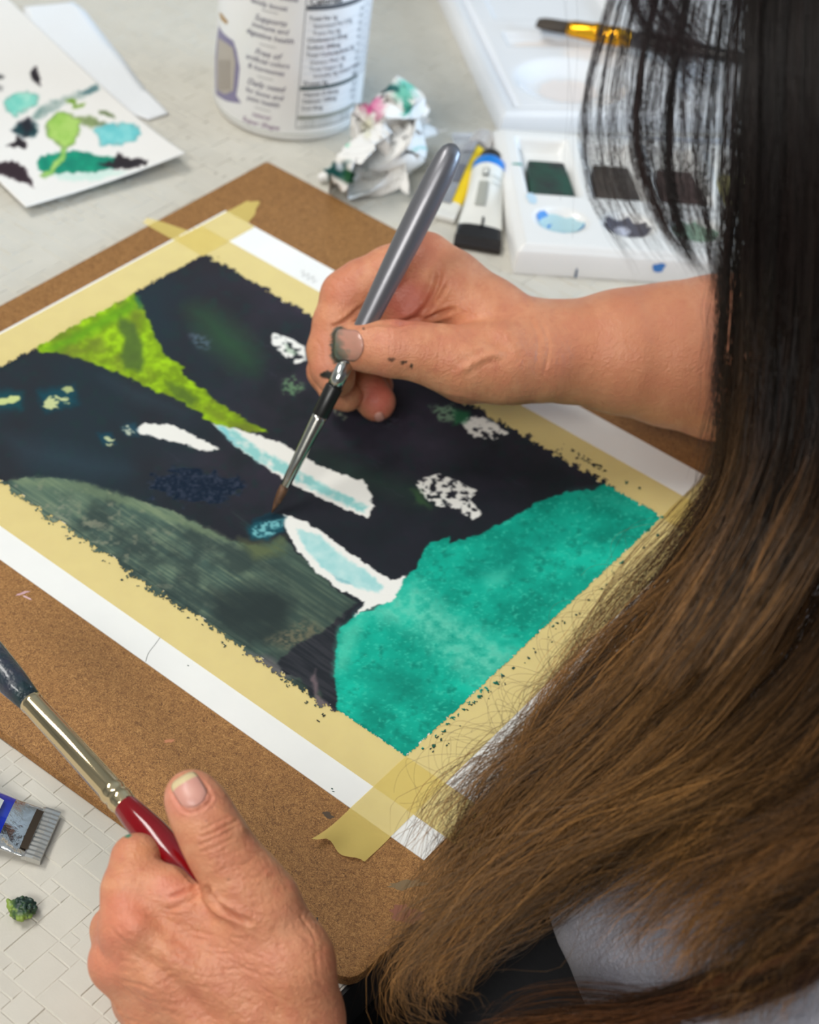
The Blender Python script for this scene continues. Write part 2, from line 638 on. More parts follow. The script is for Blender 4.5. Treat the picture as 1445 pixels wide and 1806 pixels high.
    slope = [(-40, 852), (10, 847), (60, 842), (110, 843), (160, 855), (210, 872), (260, 885), (310, 905), (350, 925), (400, 950), (440, 962), (480, 955), (495, 943), (520, 970), (560, 1010),
             (600, 1046), (632, 1062), (612, 1080), (597, 1110), (590, 1150), (592, 1190), (600, 1275), (560, 1255), (480, 1205), (400, 1160), (320, 1105), (250, 1050), (180, 1000), (100, 940), (30, 885)]
    lay(slope, sl, 1.4)
    lay([(20, 846), (80, 842), (150, 852), (240, 880), (330, 915), (410, 953), (380, 950), (300, 920), (200, 884), (110, 860), (40, 858)], (124, 142, 108), 5, 0.6)
    lay([(420, 952), (470, 958), (500, 948), (500, 975), (450, 985)], (122, 130, 78), 9, 0.55)
    lay([(40, 858), (120, 850), (180, 880), (140, 905), (80, 890)], (96, 118, 98), 12, 0.5)
    lay([(100, 880), (130, 880), (120, 930), (90, 920)], (150, 150, 130), 7, 0.5, hole=(n4 - 0.35) * 4)
    lay([(370, 1040), (450, 1030), (520, 1060), (500, 1120), (440, 1140), (385, 1110)], (38, 48, 48), 14, 0.75)
    lay([(470, 1130), (540, 1095), (570, 1110), (520, 1150)], (120, 112, 88), 9, 0.75, hole=(n4 - 0.3) * 3)
    lay([(420, 1150), (480, 1160), (520, 1195), (500, 1200), (440, 1170)], (112, 104, 108), 7, 0.7)
    lay([(488, 1170), (520, 1140), (575, 1110), (628, 1062), (612, 1082), (597, 1112), (590, 1150), (592, 1190), (602, 1262), (575, 1248), (565, 1215), (548, 1232), (530, 1195), (505, 1190)], field((34, 38, 44), (50, 52, 58), (st - 0.4) * 4), 2)
    lay([(548, 1200), (556, 1180), (562, 1225), (590, 1255), (560, 1245)], (128, 108, 112), 3, 0.7)
    lay([(410, 900), (520, 975), (620, 1056), (600, 1060), (520, 1000), (430, 935)], (66, 92, 84), 6, 0.35, hole=(st - 0.4) * 5)
    # teal pool
    teal = field((0, 140, 120), (16, 186, 160), (n1 - 0.28) * 2.0)
    teal = mixc(teal, (0, 126, 108), np.clip((n2 - 0.55) * 3.2, 0, 0.7))
    teal = mixc(teal, (84, 208, 180), np.clip((n4 - 0.62) * 3.5, 0, 0.5))
    pool = [(590, 1190), (592, 1150), (598, 1112), (625, 1085), (660, 1075), (690, 1055), (712, 1022), (735, 1003), (742, 985), (752, 962), (775, 952), (795, 948), (790, 960), (850, 940), (900, 915), (950, 885), (1000, 868), (1040, 864), (1070, 856), (1110, 875), (1180, 916), (715, 1350), (598, 1275)]
    lay(pool, teal, 1.2)
    lay([(640, 1085), (690, 1050), (735, 1025), (790, 1075), (850, 1110), (925, 1150), (850, 1215), (790, 1170), (720, 1110)], (116, 212, 186), 20, 0.72, hole=0.45 + (n2 - 0.3) * 2)
    lay([(590, 1190), (600, 1110), (640, 1085), (640, 1110), (612, 1180)], (86, 200, 172), 10, 0.7)
    lay([(1010, 870), (1090, 866), (1150, 905), (1100, 900)], (50, 180, 156), 14, 0.5)
    lay([(850, 1010), (900, 1000), (890, 1030), (860, 1040)], (96, 206, 180), 10, 0.55)
    lay([(640, 1190), (690, 1170), (760, 1200), (740, 1240), (660, 1230)], (0, 128, 110), 18, 0.5)
    lay([(800, 1010), (900, 960), (1000, 930), (960, 970), (860, 1020)], (0, 132, 116), 16, 0.45)
    # falls: bare paper
    white = (236, 236, 230)
    lay([(374, 745), (402, 753), (440, 765), (480, 775), (520, 795), (560, 820), (600, 836), (640, 848), (658, 876), (652, 884), (662, 892), (648, 914), (600, 896), (550, 870), (500, 845), (470, 825), (430, 798), (405, 775)], white, 0.9)
    lay([(388, 752), (410, 758), (460, 795), (520, 825), (580, 860), (650, 892), (640, 904), (575, 874), (510, 842), (450, 812), (405, 775)], (140, 204, 202), 3, 0.95, hole=0.35 + (n2 - 0.25) * 2.5)
    lay([(380, 748), (396, 752), (420, 785), (400, 772)], (120, 198, 205), 3, 0.8)
    lay([(498, 906), (520, 912), (545, 922), (580, 948), (620, 978), (660, 1004), (690, 1024), (716, 1016), (702, 1044), (694, 1062), (668, 1066), (624, 1087), (645, 1062), (600, 1040), (560, 1012), (525, 970), (506, 940)], white, 0.9)
    lay([(524, 934), (560, 943), (610, 985), (650, 1010), (676, 1034), (666, 1048), (620, 1032), (570, 1002), (540, 970)], field((158, 212, 212), (186, 224, 222), (n2 - 0.3) * 2), 2.5, 0.95)
    lay([(585, 1012), (612, 1024), (622, 1034), (600, 1026)], (110, 178, 186), 2, 0.7)
    lay([(434, 934), (448, 916), (478, 904), (505, 912), (500, 936), (470, 952), (442, 950)], (18, 74, 88), 4, 0.95)
    lay([(444, 934), (470, 918), (500, 914), (498, 928), (475, 934), (490, 942), (460, 948), (446, 944)], (124, 192, 196), 3, 0.9, hole=(n4 - 0.3) * 4)
    # scraps of bare paper
    rag = (fbm(x / 9, y / 6, 3, 61) - 0.40) * 9
    lay([(238, 757), (258, 745), (300, 749), (335, 764), (388, 792), (370, 797), (330, 786), (290, 776), (250, 766)], white, 0.9)
    lay([(214, 752), (238, 746), (246, 770), (222, 766)], (30, 74, 92), 4, 0.8)
    lay([(214, 754), (222, 749), (240, 765), (230, 768)], (214, 218, 190), 1.2, 0.8, hole=(n4 - 0.42) * 9)
    lay([(483, 586), (508, 596), (535, 610), (543, 638), (520, 642), (500, 626), (478, 606)], white, 1, 1, hole=0.5 + rag)
    lay([(502, 606), (525, 620), (520, 628), (504, 618)], (150, 176, 150), 2, 0.6)
    lay([(810, 740), (838, 733), (872, 745), (896, 766), (870, 775), (838, 770), (818, 754)], white, 1, 1, hole=0.4 + rag)
    lay([(796, 722), (830, 728), (822, 745), (800, 750)], (40, 110, 70), 4, 0.8)
    lay([(735, 846), (775, 836), (812, 850), (840, 868), (828, 880), (850, 906), (836, 918), (800, 896), (768, 892), (742, 870)], white, 1, 1, hole=rag + 0.1)
    lay([(722, 862), (740, 866), (760, 896), (740, 890)], (58, 92, 56), 5, 0.7)
    lay([(497, 672), (520, 662), (540, 684), (520, 698), (500, 694)], (110, 150, 110), 3, 0.8, hole=(n4 - 0.42) * 7)
    lay([(756, 716), (800, 714), (806, 742), (780, 744)], (132, 168, 136), 3, 0.8, hole=(n4 - 0.40) * 7)
    lay([(590, 720), (612, 735), (606, 742), (588, 730)], (168, 178, 150), 2, 0.7, hole=(n4 - 0.42) * 7)
    lay([(-10, 690), (40, 690), (40, 722), (-10, 722)], (16, 74, 84), 7, 0.8)
    lay([(-10, 702), (32, 698), (34, 706), (20, 712), (-10, 716)], (206, 214, 140), 1, 0.95)
    lay([(64, 690), (130, 680), (138, 712), (80, 728)], (14, 70, 84), 7, 0.85)
    lay([(70, 714), (90, 699), (126, 704), (124, 710), (98, 712), (104, 722), (84, 720)], (204, 210, 150), 1, 0.95, hole=0.6 + rag)
    lay([(110, 686), (124, 681), (130, 691), (116, 694)], (186, 194, 130), 1, 0.9)
    lay([(172, 764), (196, 764), (204, 782), (182, 786)], (18, 66, 84), 4, 0.85)
    lay([(185, 771), (202, 774), (198, 779), (186, 776)], (200, 208, 160), 0.8, 0.9)
    lay([(188, 781), (200, 785), (196, 788)], (200, 208, 160), 0.8, 0.9)
    # wet stroke
    r = lay([(260, 850), (275, 832), (330, 826), (420, 842), (438, 868), (400, 884), (350, 886), (335, 892), (300, 874), (268, 866)], field((18, 32, 50), (52, 60, 78), (n4 - 0.4) * 3), 4, 0.9, None, X + (n2 - .5) * 60, Y + (fbm(x / 18, y / 10, 3, 77) - .5) * 44)
    if r:
        wet[r[0]] = r[1]
    r = lay([(436, 922), (480, 904), (505, 912), (470, 918)], (16, 34, 46), 3, 0.7)
    if r:
        wet[r[0]] = np.maximum(wet[r[0]], r[1])
    # how far the paint strays over the tape, in metres outside the window
    ox = np.maximum(np.maximum(WX0 - GX, GX - WX1), 0)
    oy = np.maximum(np.maximum(WY0 - GY, GY - WY1), 0)
    out = np.hypot(ox, oy)
    # dabs
    isteal = (GX > -0.262) & (GY < WY1 + 0) & (x > 595) & (y > 850)
    reach = np.full(x.shape, 0.0013)
    reach = np.where(GY > WY1, 0.0040, reach)
    reach = np.where(GY < WY0, 0.0036, reach)
    reach = np.where(GX < WX0, 0.0014, reach)
    reach = np.where((GX > WX1) | (isteal & (GY < WY0)), 0.00035, reach)
    reach = np.where((x > 980) & (GY > WY1) & (x < 1075), 0.0055, reach)
    reach = np.where((x > 1085) & (GY > WY1), 0.0012, reach)
    nz = fbm(x / 7, y / 7, 3, 21)
    big = fbm(x / 45, y / 45, 2, 22)
    keep = out < reach * np.clip((nz - 0.28) * 2.6, 0, 1.3) * (0.35 + 1.2 * big)
    keep |= out <= 0
    # speckles of paint on the tape
    sp = [(1105, 852, 3), (1128, 862, 2), (1100, 880, 2.5), (1150, 868, 2), (1143, 935, 4), (1160, 945, 2.5), (1097, 993, 4), (1080, 1010, 2), (1060, 1040, 2), (850, 1220, 3), (858, 1215, 2),
          (876, 1206, 4.5), (862, 1220, 3), (846, 1230, 4), (838, 1240, 3), (826, 1240, 2), (817, 1252, 3), (808, 1262, 2), (799, 1268, 3), (790, 1278, 2.5), (783, 1290, 3), (770, 1300, 2), (765, 1316, 3), (788, 1314, 2.5), (745, 1322, 2), (886, 1197, 2), (905, 1180, 2),
          (588, 1317, 3.2), (562, 1272, 2), (570, 1262, 2.5), (540, 1240, 2), (1010, 795, 3), (1030, 800, 3), (1045, 812, 3), (1058, 822, 4), (1040, 800, 2), (1066, 832, 3), (84, 985, 2), (215, 1023, 1.6)]
    for _ in range(46):
        t = rng.uniform(0, 1)
        sp.append((740 + t * 400 + rng.uniform(4, 26), 1318 - t * 372 + rng.uniform(-4, 14), rng.uniform(0.7, 1.5)))
    for _ in range(36):
        t = rng.uniform(0.1, 0.9)
        sp.append((t * 600 - rng.uniform(0, 9), 852 + t * 408 + rng.uniform(2, 14), rng.uniform(0.7, 1.5)))
    for _ in range(26):
        t = rng.uniform(0.0, 1)
        sp.append((985 + t * 80 + rng.uniform(0, 10), 790 + t * 44 + rng.uniform(-8, 4), rng.uniform(0.8, 2.2)))
    for (a, b, rr) in sp:
        s = (np.hypot(x - a, (y - b) * 1.25) < rr) & (out > 0)
        keep |= s
        C[s] = (28, 98, 78) if a > 700 and not (980 < a < 1075 and b < 845) else (52, 56, 50)
    kx = keep[:-1, :-1] | keep[1:, :-1] | keep[:-1, 1:] | keep[1:, 1:]
    kx = keep[:-1, :-1] & keep[1:, :-1] & keep[:-1, 1:] & keep[1:, 1:] | (kx & (fbm(x[:-1, :-1] / 2, y[:-1, :-1] / 2, 1, 9) > 0.5))
    nx, ny = x.shape
    idx = np.arange(nx * ny).reshape(nx, ny)
    quads = np.stack([idx[:-1, :-1], idx[1:, :-1], idx[1:, 1:], idx[:-1, 1:]], -1)[kx]
    used = np.unique(quads)
    remap = np.full(nx * ny, -1)
    remap[used] = np.arange(len(used))
    quads = remap[quads]
    ramp = np.clip(1 - np.maximum(-np.maximum(np.maximum(WX0 - GX, GX - WX1), np.maximum(WY0 - GY, GY - WY1)), 0) / 0.0008, 0, 1)
    Z = PZ + 0.00006 + 0.00042 * ramp
    Vv = np.stack([GX, GY, Z], -1).reshape(-1, 3)[used]
    me = bpy.data.meshes.new('painted_picture')
    me.vertices.add(len(Vv))
    me.vertices.foreach_set('co', Vv.ravel())
    me.loops.add(quads.size)
    me.loops.foreach_set('vertex_index', quads.ravel().astype(np.int32))
    me.polygons.add(len(quads))
    me.polygons.foreach_set('loop_start', np.arange(0, quads.size, 4, dtype=np.int32))
    me.update(calc_edges=True)
    me.shade_smooth()
    me.materials.append(attr_mat('dry_gouache', rough=0.62, wet=0.22, bump=(700, 0.22, 0.0004), spec=0.2))
    o = link(bpy.data.objects.new('painted_picture', me), paper)
    set_tint(o, s2l_np(C.reshape(-1, 3)[used]), wet.reshape(-1)[used])
    return o


picture = paint_layer()
picture['label'] = 'painted dark gorge with lime valley, white falls and teal water'

# pencil marks on the bare margin
pencil_m = mat('pencil', (150, 150, 148), 0.7)


def pencil(pts, w=0.00016, z=PZ + 0.00005):
    P = spline([pl(a, b, z) for a, b in pts], 14)
    T = np.gradient(P, axis=0)
    N = np.stack([-T[:, 1], T[:, 0], 0 * T[:, 0]], 1)
    N /= np.linalg.norm(N, axis=1)[:, None]
    V = np.vstack([P + N * w, P - N * w])
    k = len(P)
    return mesh_obj('pencil_line', V, [[i, i + 1, k + i + 1, k + i] for i in range(k - 1)], pencil_m, paper)


pencil([(257, 1167), (262, 1152), (274, 1136), (284, 1122)])
for q in range(3):
    pencil([(530 + q * 9, 480 + q * 5), (536 + q * 9, 478 + q * 5), (534 + q * 9, 488 + q * 5), (542 + q * 9, 484 + q * 5)])
for (a, b) in ((332, 1174), (586, 1391), (588, 1396), (84, 983)):
    stain('paint_speck', a, b, .0005, .0003, .3, (40, 70, 60), a, paper, PZ + 0.00006, 8)

# ------------------------------------------------------------------ masking tape


def tape_material():
    M = mat('masking_tape', (238, 214, 122), 0.6, spec=0.3, noise=(90, (230, 204, 116), 0.5), bump=(260, 0.15, 0.0004))
    b = M.node_tree.nodes['Principled BSDF']
    b.inputs['Alpha'].default_value = 0.62
    return M


tape_m = tape_material()


def tape_strip(label, p_in0, p_in1, p_out0, p_out1, zf, ragged0, ragged1, n=220, k=12):
    """strip between an inner and an outer edge (world xy), torn at both ends"""
    a0, a1, b0, b1 = [np.asarray(p[:2], float) for p in (p_in0, p_in1, p_out0, p_out1)]
    V, F = [], []
    for i in range(n + 1):
        t = i / n
        for j in range(k + 1):
            s = j / k
            tt = (0 + ragged0(s)) * (1 - t) + (1 + ragged1(s)) * t
            p = (a0 * (1 - tt) + a1 * tt) * (1 - s) + (b0 * (1 - tt) + b1 * tt) * s
            V.append((p[0], p[1], zf(p[0], p[1], tt, s)))
    w = k + 1
    for i in range(n):
        for j in range(k):
            F.append([i * w + j, (i + 1) * w + j, (i + 1) * w + j + 1, i * w + j + 1])
    o = mesh_obj('masking_tape_strip', V, F, tape_m, None, origin=(V[0][0], V[0][1], PZ))
    tag(o, label, 'tape', 'masking tape strips framing the painting')
    return o


def on_paper(x, y, lift):
    """height of tape lying on the sheet, dropping to the board past its edge"""
    d = max(PX0 - x, x - PX1, PY0 - y, y - PY1)
    t = min(max((d - 0.0003) / 0.0016, 0), 1)
    return (PZ + lift) * (1 - t) + (BT + 0.0001 + lift) * t


def zt(lift):
    return lambda x, y, t, s: on_paper(x, y, lift)


def sstep(a, b, x):
    t = min(max((x - a) / (b - a), 0), 1)
    return t * t * (3 - 2 * t)


def frag(seed, amp):
    r = random.Random(seed)
    c = [r.uniform(-amp, amp) for _ in range(11)]
    return lambda s: c[int(s * 9.99)] * (1 - (s * 9.99) % 1) + c[int(s * 9.99) + 1] * ((s * 9.99) % 1)


AO, AI = 0.6205, WY1            # far strip
BO, BI = 0.3730, WY0            # near strip
CO, CI = PX0 + 0.0014, WX0      # left strip
DO, DI = -0.2050, WX1           # right strip
# far strip: its torn end reaches over the board's left edge
tape_strip('masking tape strip along the far edge, behind the brush hand', (-0.5745, AI), (-0.176, AI), (-0.5745, AO), (-0.176, AO), zt(0.00012),
           lambda s: 0.064 * sstep(.25, .65, s) + 0.003 * math.sin(s * 23), frag(2, 0.006))
tape_strip('masking tape strip along the near edge, above the red brush', (-0.580 + .022, BI), (-0.1735, BI), (-0.580 + .022, BO), (-0.1735, BO), zt(0.00012), frag(3, 0.004), frag(4, 0.004))
tape_strip('masking tape strip at the left with a torn tip on the far board corner', (CI, 0.330), (CI, 0.664), (CO, 0.330), (CO, 0.664), zt(0.00026), frag(5, 0.01),
           lambda s: -0.068 * (1 - sstep(.10, .8, s)) - 0.012 * sstep(.8, 1, s) + 0.004 * math.sin(s * 19))


def z_curl(x, y, t, s):
    z = on_paper(x, y, 0.00026)
    u = max(0, (0.352 - y) / 0.014)
    return z + 0.0026 * u ** 2 * (0.35 + 0.65 * (1 - s)) + 0.0007 * u * math.sin(s * 9)


tape_strip('masking tape strip at the right with a lifted crumpled end on the board', (DI, 0.3375), (DI, 0.668), (DO, 0.3405), (DO, 0.668), z_curl,
           lambda s: 0.004 * math.sin(s * 8) - 0.012 * (1 - sstep(.05, .2, s)), frag(7, 0.006), n=320)
# ------------------------------------------------------------------ soft solid modelling (rounded limbs that flow into each other)


class Soft:
    def __init__(self, lo, hi, step):
        self.lo, self.step = np.asarray(lo, float), step
        self.n = np.ceil((np.asarray(hi) - self.lo) / step).astype(int) + 1
        self.d = np.full(self.n, 0.05, np.float32)

    def _box(self, plo, phi, m):
        a = np.clip(np.floor((np.asarray(plo) - m - self.lo) / self.step).astype(int), 0, self.n)
        b = np.clip(np.ceil((np.asarray(phi) + m - self.lo) / self.step).astype(int) + 1, 0, self.n)
        if (b <= a).any():
            return None, None
        sl = tuple(slice(a[i], b[i]) for i in range(3))
        ax = [(np.arange(a[i], b[i]) * self.step + self.lo[i]).astype(np.float32) for i in range(3)]
        return sl, np.meshgrid(*ax, indexing='ij', sparse=True)

    def _mix(self, sl, d, k, sub=False):
        o = self.d[sl]
        if sub:
            d = -d
            if k > 0:
                h = np.clip(0.5 + 0.5 * (d - o) / k, 0, 1)
                self.d[sl] = o + (d - o) * h + k * h * (1 - h)
            else:
                self.d[sl] = np.maximum(o, d)
        else:
            if k > 0:
                h = np.clip(0.5 + 0.5 * (o - d) / k, 0, 1)
                self.d[sl] = o + (d - o) * h - k * h * (1 - h)
            else:
                self.d[sl] = np.minimum(o, d)

    def cone(self, a, b, ra, rb, k=0.004, sub=False):
        a, b = np.asarray(a, float), np.asarray(b, float)
        r = max(ra, rb)
        sl, G = self._box(np.minimum(a, b) - r, np.maximum(a, b) + r, k * 1.5 + 0.012)
        if sl is None:
            return self
        e = b - a
        q = [G[i] - a[i] for i in range(3)]
        t = np.clip((q[0] * e[0] + q[1] * e[1] + q[2] * e[2]) / max(e @ e, 1e-12), 0, 1)
        d = np.sqrt(sum((q[i] - t * e[i]) ** 2 for i in range(3))) - (ra + (rb - ra) * t)
        self._mix(sl, d, k, sub)
        return self

    def chain(self, pts, rad, k=0.004, sub=False):
        for i in range(len(pts) - 1):
            self.cone(pts[i], pts[i + 1], rad[i], rad[i + 1], k, sub)
        return self

    def ball(self, c, r, k=0.004, sub=False):
        return self.cone(c, np.asarray(c) + 1e-5, r, r, k, sub)

    def blob(self, c, axes, radii, k=0.004, sub=False):
        """ellipsoid; axes = rows of unit vectors"""
        c, A, R = np.asarray(c, float), np.asarray(axes, float), np.asarray(radii, float)
        ext = np.sqrt(((A * R[:, None]) ** 2).sum(0))
        sl, G = self._box(c - ext, c + ext, k * 1.5 + 0.012)
        if sl is None:
            return self
        q = [G[i] - c[i] for i in range(3)]
        u = [(q[0] * A[j, 0] + q[1] * A[j, 1] + q[2] * A[j, 2]) for j in range(3)]
        k0 = np.sqrt(sum((u[j] / R[j]) ** 2 for j in range(3)))
        k1 = np.sqrt(sum((u[j] / R[j] ** 2) ** 2 for j in range(3)))
        d = k0 * (k0 - 1) / np.maximum(k1, 1e-9)
        self._mix(sl, d, k, sub)
        return self

    def half(self, c, nrm, sub=True):
        c, nrm = np.asarray(c, float), np.asarray(nrm, float)
        sl, G = self._box(self.lo, self.lo + self.n * self.step, 0)
        d = -sum((G[i] - c[i]) * nrm[i] for i in range(3))
        self._mix(sl, d, 0, sub)
        return self

    def mesh(self):
        """surface nets: verts, quads; the walls of the block seal the solid"""
        d = self.d
        for axn in range(3):
            for e in (0, -1):
                sl = [slice(None)] * 3
                sl[axn] = e
                d[tuple(sl)] = np.maximum(d[tuple(sl)], self.step * 0.5)
        s = d < 0
        nx, ny, nz = d.shape
        cs = np.zeros((nx - 1, ny - 1, nz - 1), np.uint8)
        for i in (0, 1):
            for j in (0, 1):
                for k in (0, 1):
                    cs += s[i:nx - 1 + i, j:ny - 1 + j, k:nz - 1 + k]
        act = np.argwhere((cs > 0) & (cs < 8))
        if len(act) == 0:
            return np.zeros((0, 3)), np.zeros((0, 4), int)
        acc = np.zeros((len(act), 3))
        cnt = np.zeros(len(act))
        cor = [(i, j, k) for i in (0, 1) for j in (0, 1) for k in (0, 1)]
        val = {c: d[act[:, 0] + c[0], act[:, 1] + c[1], act[:, 2] + c[2]] for c in cor}
        for c in cor:
            for axn in range(3):
                if c[axn]:
                    continue
                e = list(c)
                e[axn] = 1
                v0, v1 = val[c], val[tuple(e)]
                cr = (v0 < 0) != (v1 < 0)
                t = np.where(cr, v0 / np.where(cr, v0 - v1, 1), 0)
                p = np.array(c, float)[None, :].repeat(len(act), 0)
                p[:, axn] += t
                acc += p * cr[:, None]
                cnt += cr
        V = (act + acc / cnt[:, None]) * self.step + self.lo
        idx = np.full(cs.shape, -1, np.int64)
        idx[act[:, 0], act[:, 1], act[:, 2]] = np.arange(len(act))
        Q = []
        for axn in range(3):
            a0 = [slice(None)] * 3
            a1 = [slice(None)] * 3
            a0[axn] = slice(0, -1)
            a1[axn] = slice(1, None)
            cr = s[tuple(a0)] != s[tuple(a1)]
            o1, o2 = [i for i in range(3) if i != axn]
            E = np.argwhere(cr)
            E = E[(E[:, o1] > 0) & (E[:, o2] > 0) & (E[:, o1] < d.shape[o1] - 1) & (E[:, o2] < d.shape[o2] - 1)]
            inside = s[E[:, 0], E[:, 1], E[:, 2]]

            def cell(d1, d2):
                c = E.copy()
                c[:, o1] -= d1
                c[:, o2] -= d2
                return idx[c[:, 0], c[:, 1], c[:, 2]]
            q = np.stack([cell(1, 1), cell(0, 1), cell(0, 0), cell(1, 0)], 1)
            flip = inside if axn != 1 else ~inside
            q[~flip] = q[~flip][:, ::-1]
            Q.append(q)
        return V, np.vstack(Q)


def big_mesh(name, V, Q, material, parent=None, smooth=True):
    me = bpy.data.meshes.new(name)
    me.vertices.add(len(V))
    me.vertices.foreach_set('co', np.asarray(V, np.float32).ravel())
    k = Q.shape[1]
    me.loops.add(Q.size)
    me.loops.foreach_set('vertex_index', Q.ravel().astype(np.int32))
    me.polygons.add(len(Q))
    me.polygons.foreach_set('loop_start', np.arange(0, Q.size, k, dtype=np.int32))
    me.update(calc_edges=True)
    if smooth:
        me.shade_smooth()
    me.materials.append(material)
    return link(bpy.data.objects.new(name, me), parent)


def relax(V, Q, it=2, f=0.5):
    n = len(V)
    e = np.vstack([Q[:, [i, (i + 1) % Q.shape[1]]] for i in range(Q.shape[1])])
    deg = np.bincount(e[:, 0], minlength=n) + np.bincount(e[:, 1], minlength=n)
    for _ in range(it):
        S = np.zeros((n, 3))
        for c in range(3):
            S[:, c] = np.bincount(e[:, 0], V[e[:, 1], c], n) + np.bincount(e[:, 1], V[e[:, 0], c], n)
        V = V * (1 - f) + f * S / np.maximum(deg, 1)[:, None]
    return V
# ------------------------------------------------------------------ canister
CANC, CANR, CANH = np.array([-0.6134, 0.7707, TZ]), 0.0474, 0.150
can = thing('canister', 'white supplement canister with printed script label and nutrition panel', 'canister', tuple(CANC))
can_m = mat('canister_plastic', (236, 236, 236), 0.28, spec=0.5, coat=0.3)
prof = [(0, CANR - .0035), (.0006, CANR - .0022), (.003, CANR - .0006), (.005, CANR - .0002), (.0058, CANR), (CANH - .012, CANR), (CANH - .008, CANR - .0006), (CANH, CANR - .002)]
V, F = lathe(CANC, CANC + [0, 0, 1], prof, 96)
child(mesh_obj('body', V, F, can_m), can)
prof = [(CANH - .006, CANR + .0004), (CANH - .005, CANR + .0012), (CANH + .011, CANR + .0012), (CANH + .013, CANR), (CANH + .0132, .001)]
V, F = lathe(CANC, CANC + [0, 0, 1], prof, 96)
child(mesh_obj('lid', V, F, mat('lid_plastic', (226, 226, 224), 0.4)), can)
# seam at the foot
V, F = lathe(CANC, CANC + [0, 0, 1], [(.0052, CANR - .0001), (.0054, CANR + .0002), (.0064, CANR + .0002), (.0066, CANR - .0001)], 96, caps=False)
child(mesh_obj('base_rim', V, F, mat('rim_grey', (196, 198, 192), 0.35)), can)


def can_hit(px, py):
    d = ray(px, py)
    o = CAMP - CANC
    a = d[0] ** 2 + d[1] ** 2
    b = o[0] * d[0] + o[1] * d[1]
    c = o[0] ** 2 + o[1] ** 2 - CANR ** 2
    t = (-b - math.sqrt(max(b * b - a * c, 0))) / a
    p = o + d * t
    return math.atan2(p[1], p[0]), p[2]


def on_can(u, v, ph, z, lift=0.00022):
    a = ph + u / CANR
    return np.stack([CANC[0] + (CANR + lift) * np.cos(a), CANC[1] + (CANR + lift) * np.sin(a), CANC[2] + z + v], -1)


ink = {}


def ink_mat(rgb):
    if rgb not in ink:
        ink[rgb] = mat('ink_%d_%d_%d' % rgb, rgb, 0.45)
    return ink[rgb]


def text_xy(body, size, align='CENTER', shear=0.0, bold=0.0):
    cu = bpy.data.curves.new('lettering', 'FONT')
    cu.body = body
    cu.size = size
    cu.align_x = align
    cu.align_y = 'CENTER'
    cu.shear = shear
    cu.offset = bold
    cu.resolution_u = 2
    o = bpy.data.objects.new('lettering', cu)
    COL.objects.link(o)
    dg = bpy.context.evaluated_depsgraph_get()
    me = bpy.data.meshes.new_from_object(o.evaluated_get(dg))
    V = np.array([v.co[:2] for v in me.vertices]) if len(me.vertices) else np.zeros((0, 2))
    F = [list(p.vertices) for p in me.polygons]
    bpy.data.objects.remove(o)
    bpy.data.curves.remove(cu)
    bpy.data.meshes.remove(me)
    return V, F


def can_text(body, px, py, size, rgb, align='CENTER', shear=0.0, bold=0.0):
    ph, z = can_hit(px, py)
    V, F = text_xy(body, size, align, shear, bold)
    if len(V):
        child(mesh_obj('label_text', on_can(V[:, 0], V[:, 1], ph, z), F, ink_mat(rgb), smooth=False), can)


def can_patch(name, c0, c1, rgb, n=14, lift=0.00012, grey=None):
    """flat print between two corners given as (angle, height)"""
    (a0, z0), (a1, z1) = c0, c1
    V, F = [], []
    for i in range(n + 1):
        a = a0 + (a1 - a0) * i / n
        for z in (z0, z1):
            V.append((CANC[0] + (CANR + lift) * math.cos(a), CANC[1] + (CANR + lift) * math.sin(a), CANC[2] + z))
    for i in range(n):
        F.append([2 * i, 2 * i + 2, 2 * i + 3, 2 * i + 1])
    child(mesh_obj(name, V, F, ink_mat(rgb), smooth=True), can)


INK = (88, 84, 112)
for body, px, py, s, sh in (('for the whole', 487, -6, .0042, .2), ('family boost', 473, 9, .0042, .2), ('Supports', 476, 37, .0050, .35), ('immune and', 475, 51, .0042, .2), ('digestive health', 474, 66, .0044, .2),
                            ('Free of', 471, 96, .0050, .35), ('artificial colors', 470, 110, .0042, .2), ('& hormones', 468, 124, .0042, .2),
                            ('Daily need', 467, 152, .0050, .35), ('for bone and', 465, 167, .0042, .2), ('joint health', 463, 180, .0042, .2)):
    can_text(body, px, py, s * 1.12, INK, shear=sh, bold=0.00003)
for body, px, py, s in (('natural', 460, 205, .0042), ('Super Shape', 458, 219, .0050)):
    can_text(body, px, py, s, (128, 92, 132), shear=.35, bold=0.00003)
for px, py in ((476, 21), (472, 81), (468, 138), (463, 193)):
    a, z = can_hit(px, py)
    can_patch('label_rule', (a - .11, z - .0003), (a + .11, z + .0003), (170, 170, 172), 6)
# nutrition panel
aL, _ = can_hit(531, 120)
aR, _ = can_hit(632, 120)
zt_, zb = can_hit(560, -30)[1], can_hit(545, 226)[1]
can_patch('panel_edge', (aL - .008, zb), (aL + .002, zt_), (120, 124, 130), 2)
can_patch('panel_edge', (aR - .004, zb), (aR + .004, zt_), (120, 124, 130), 2)


def zz(py):
    return can_hit(560, py)[1]


def aa(px, py):
    return can_hit(px, py)[0]


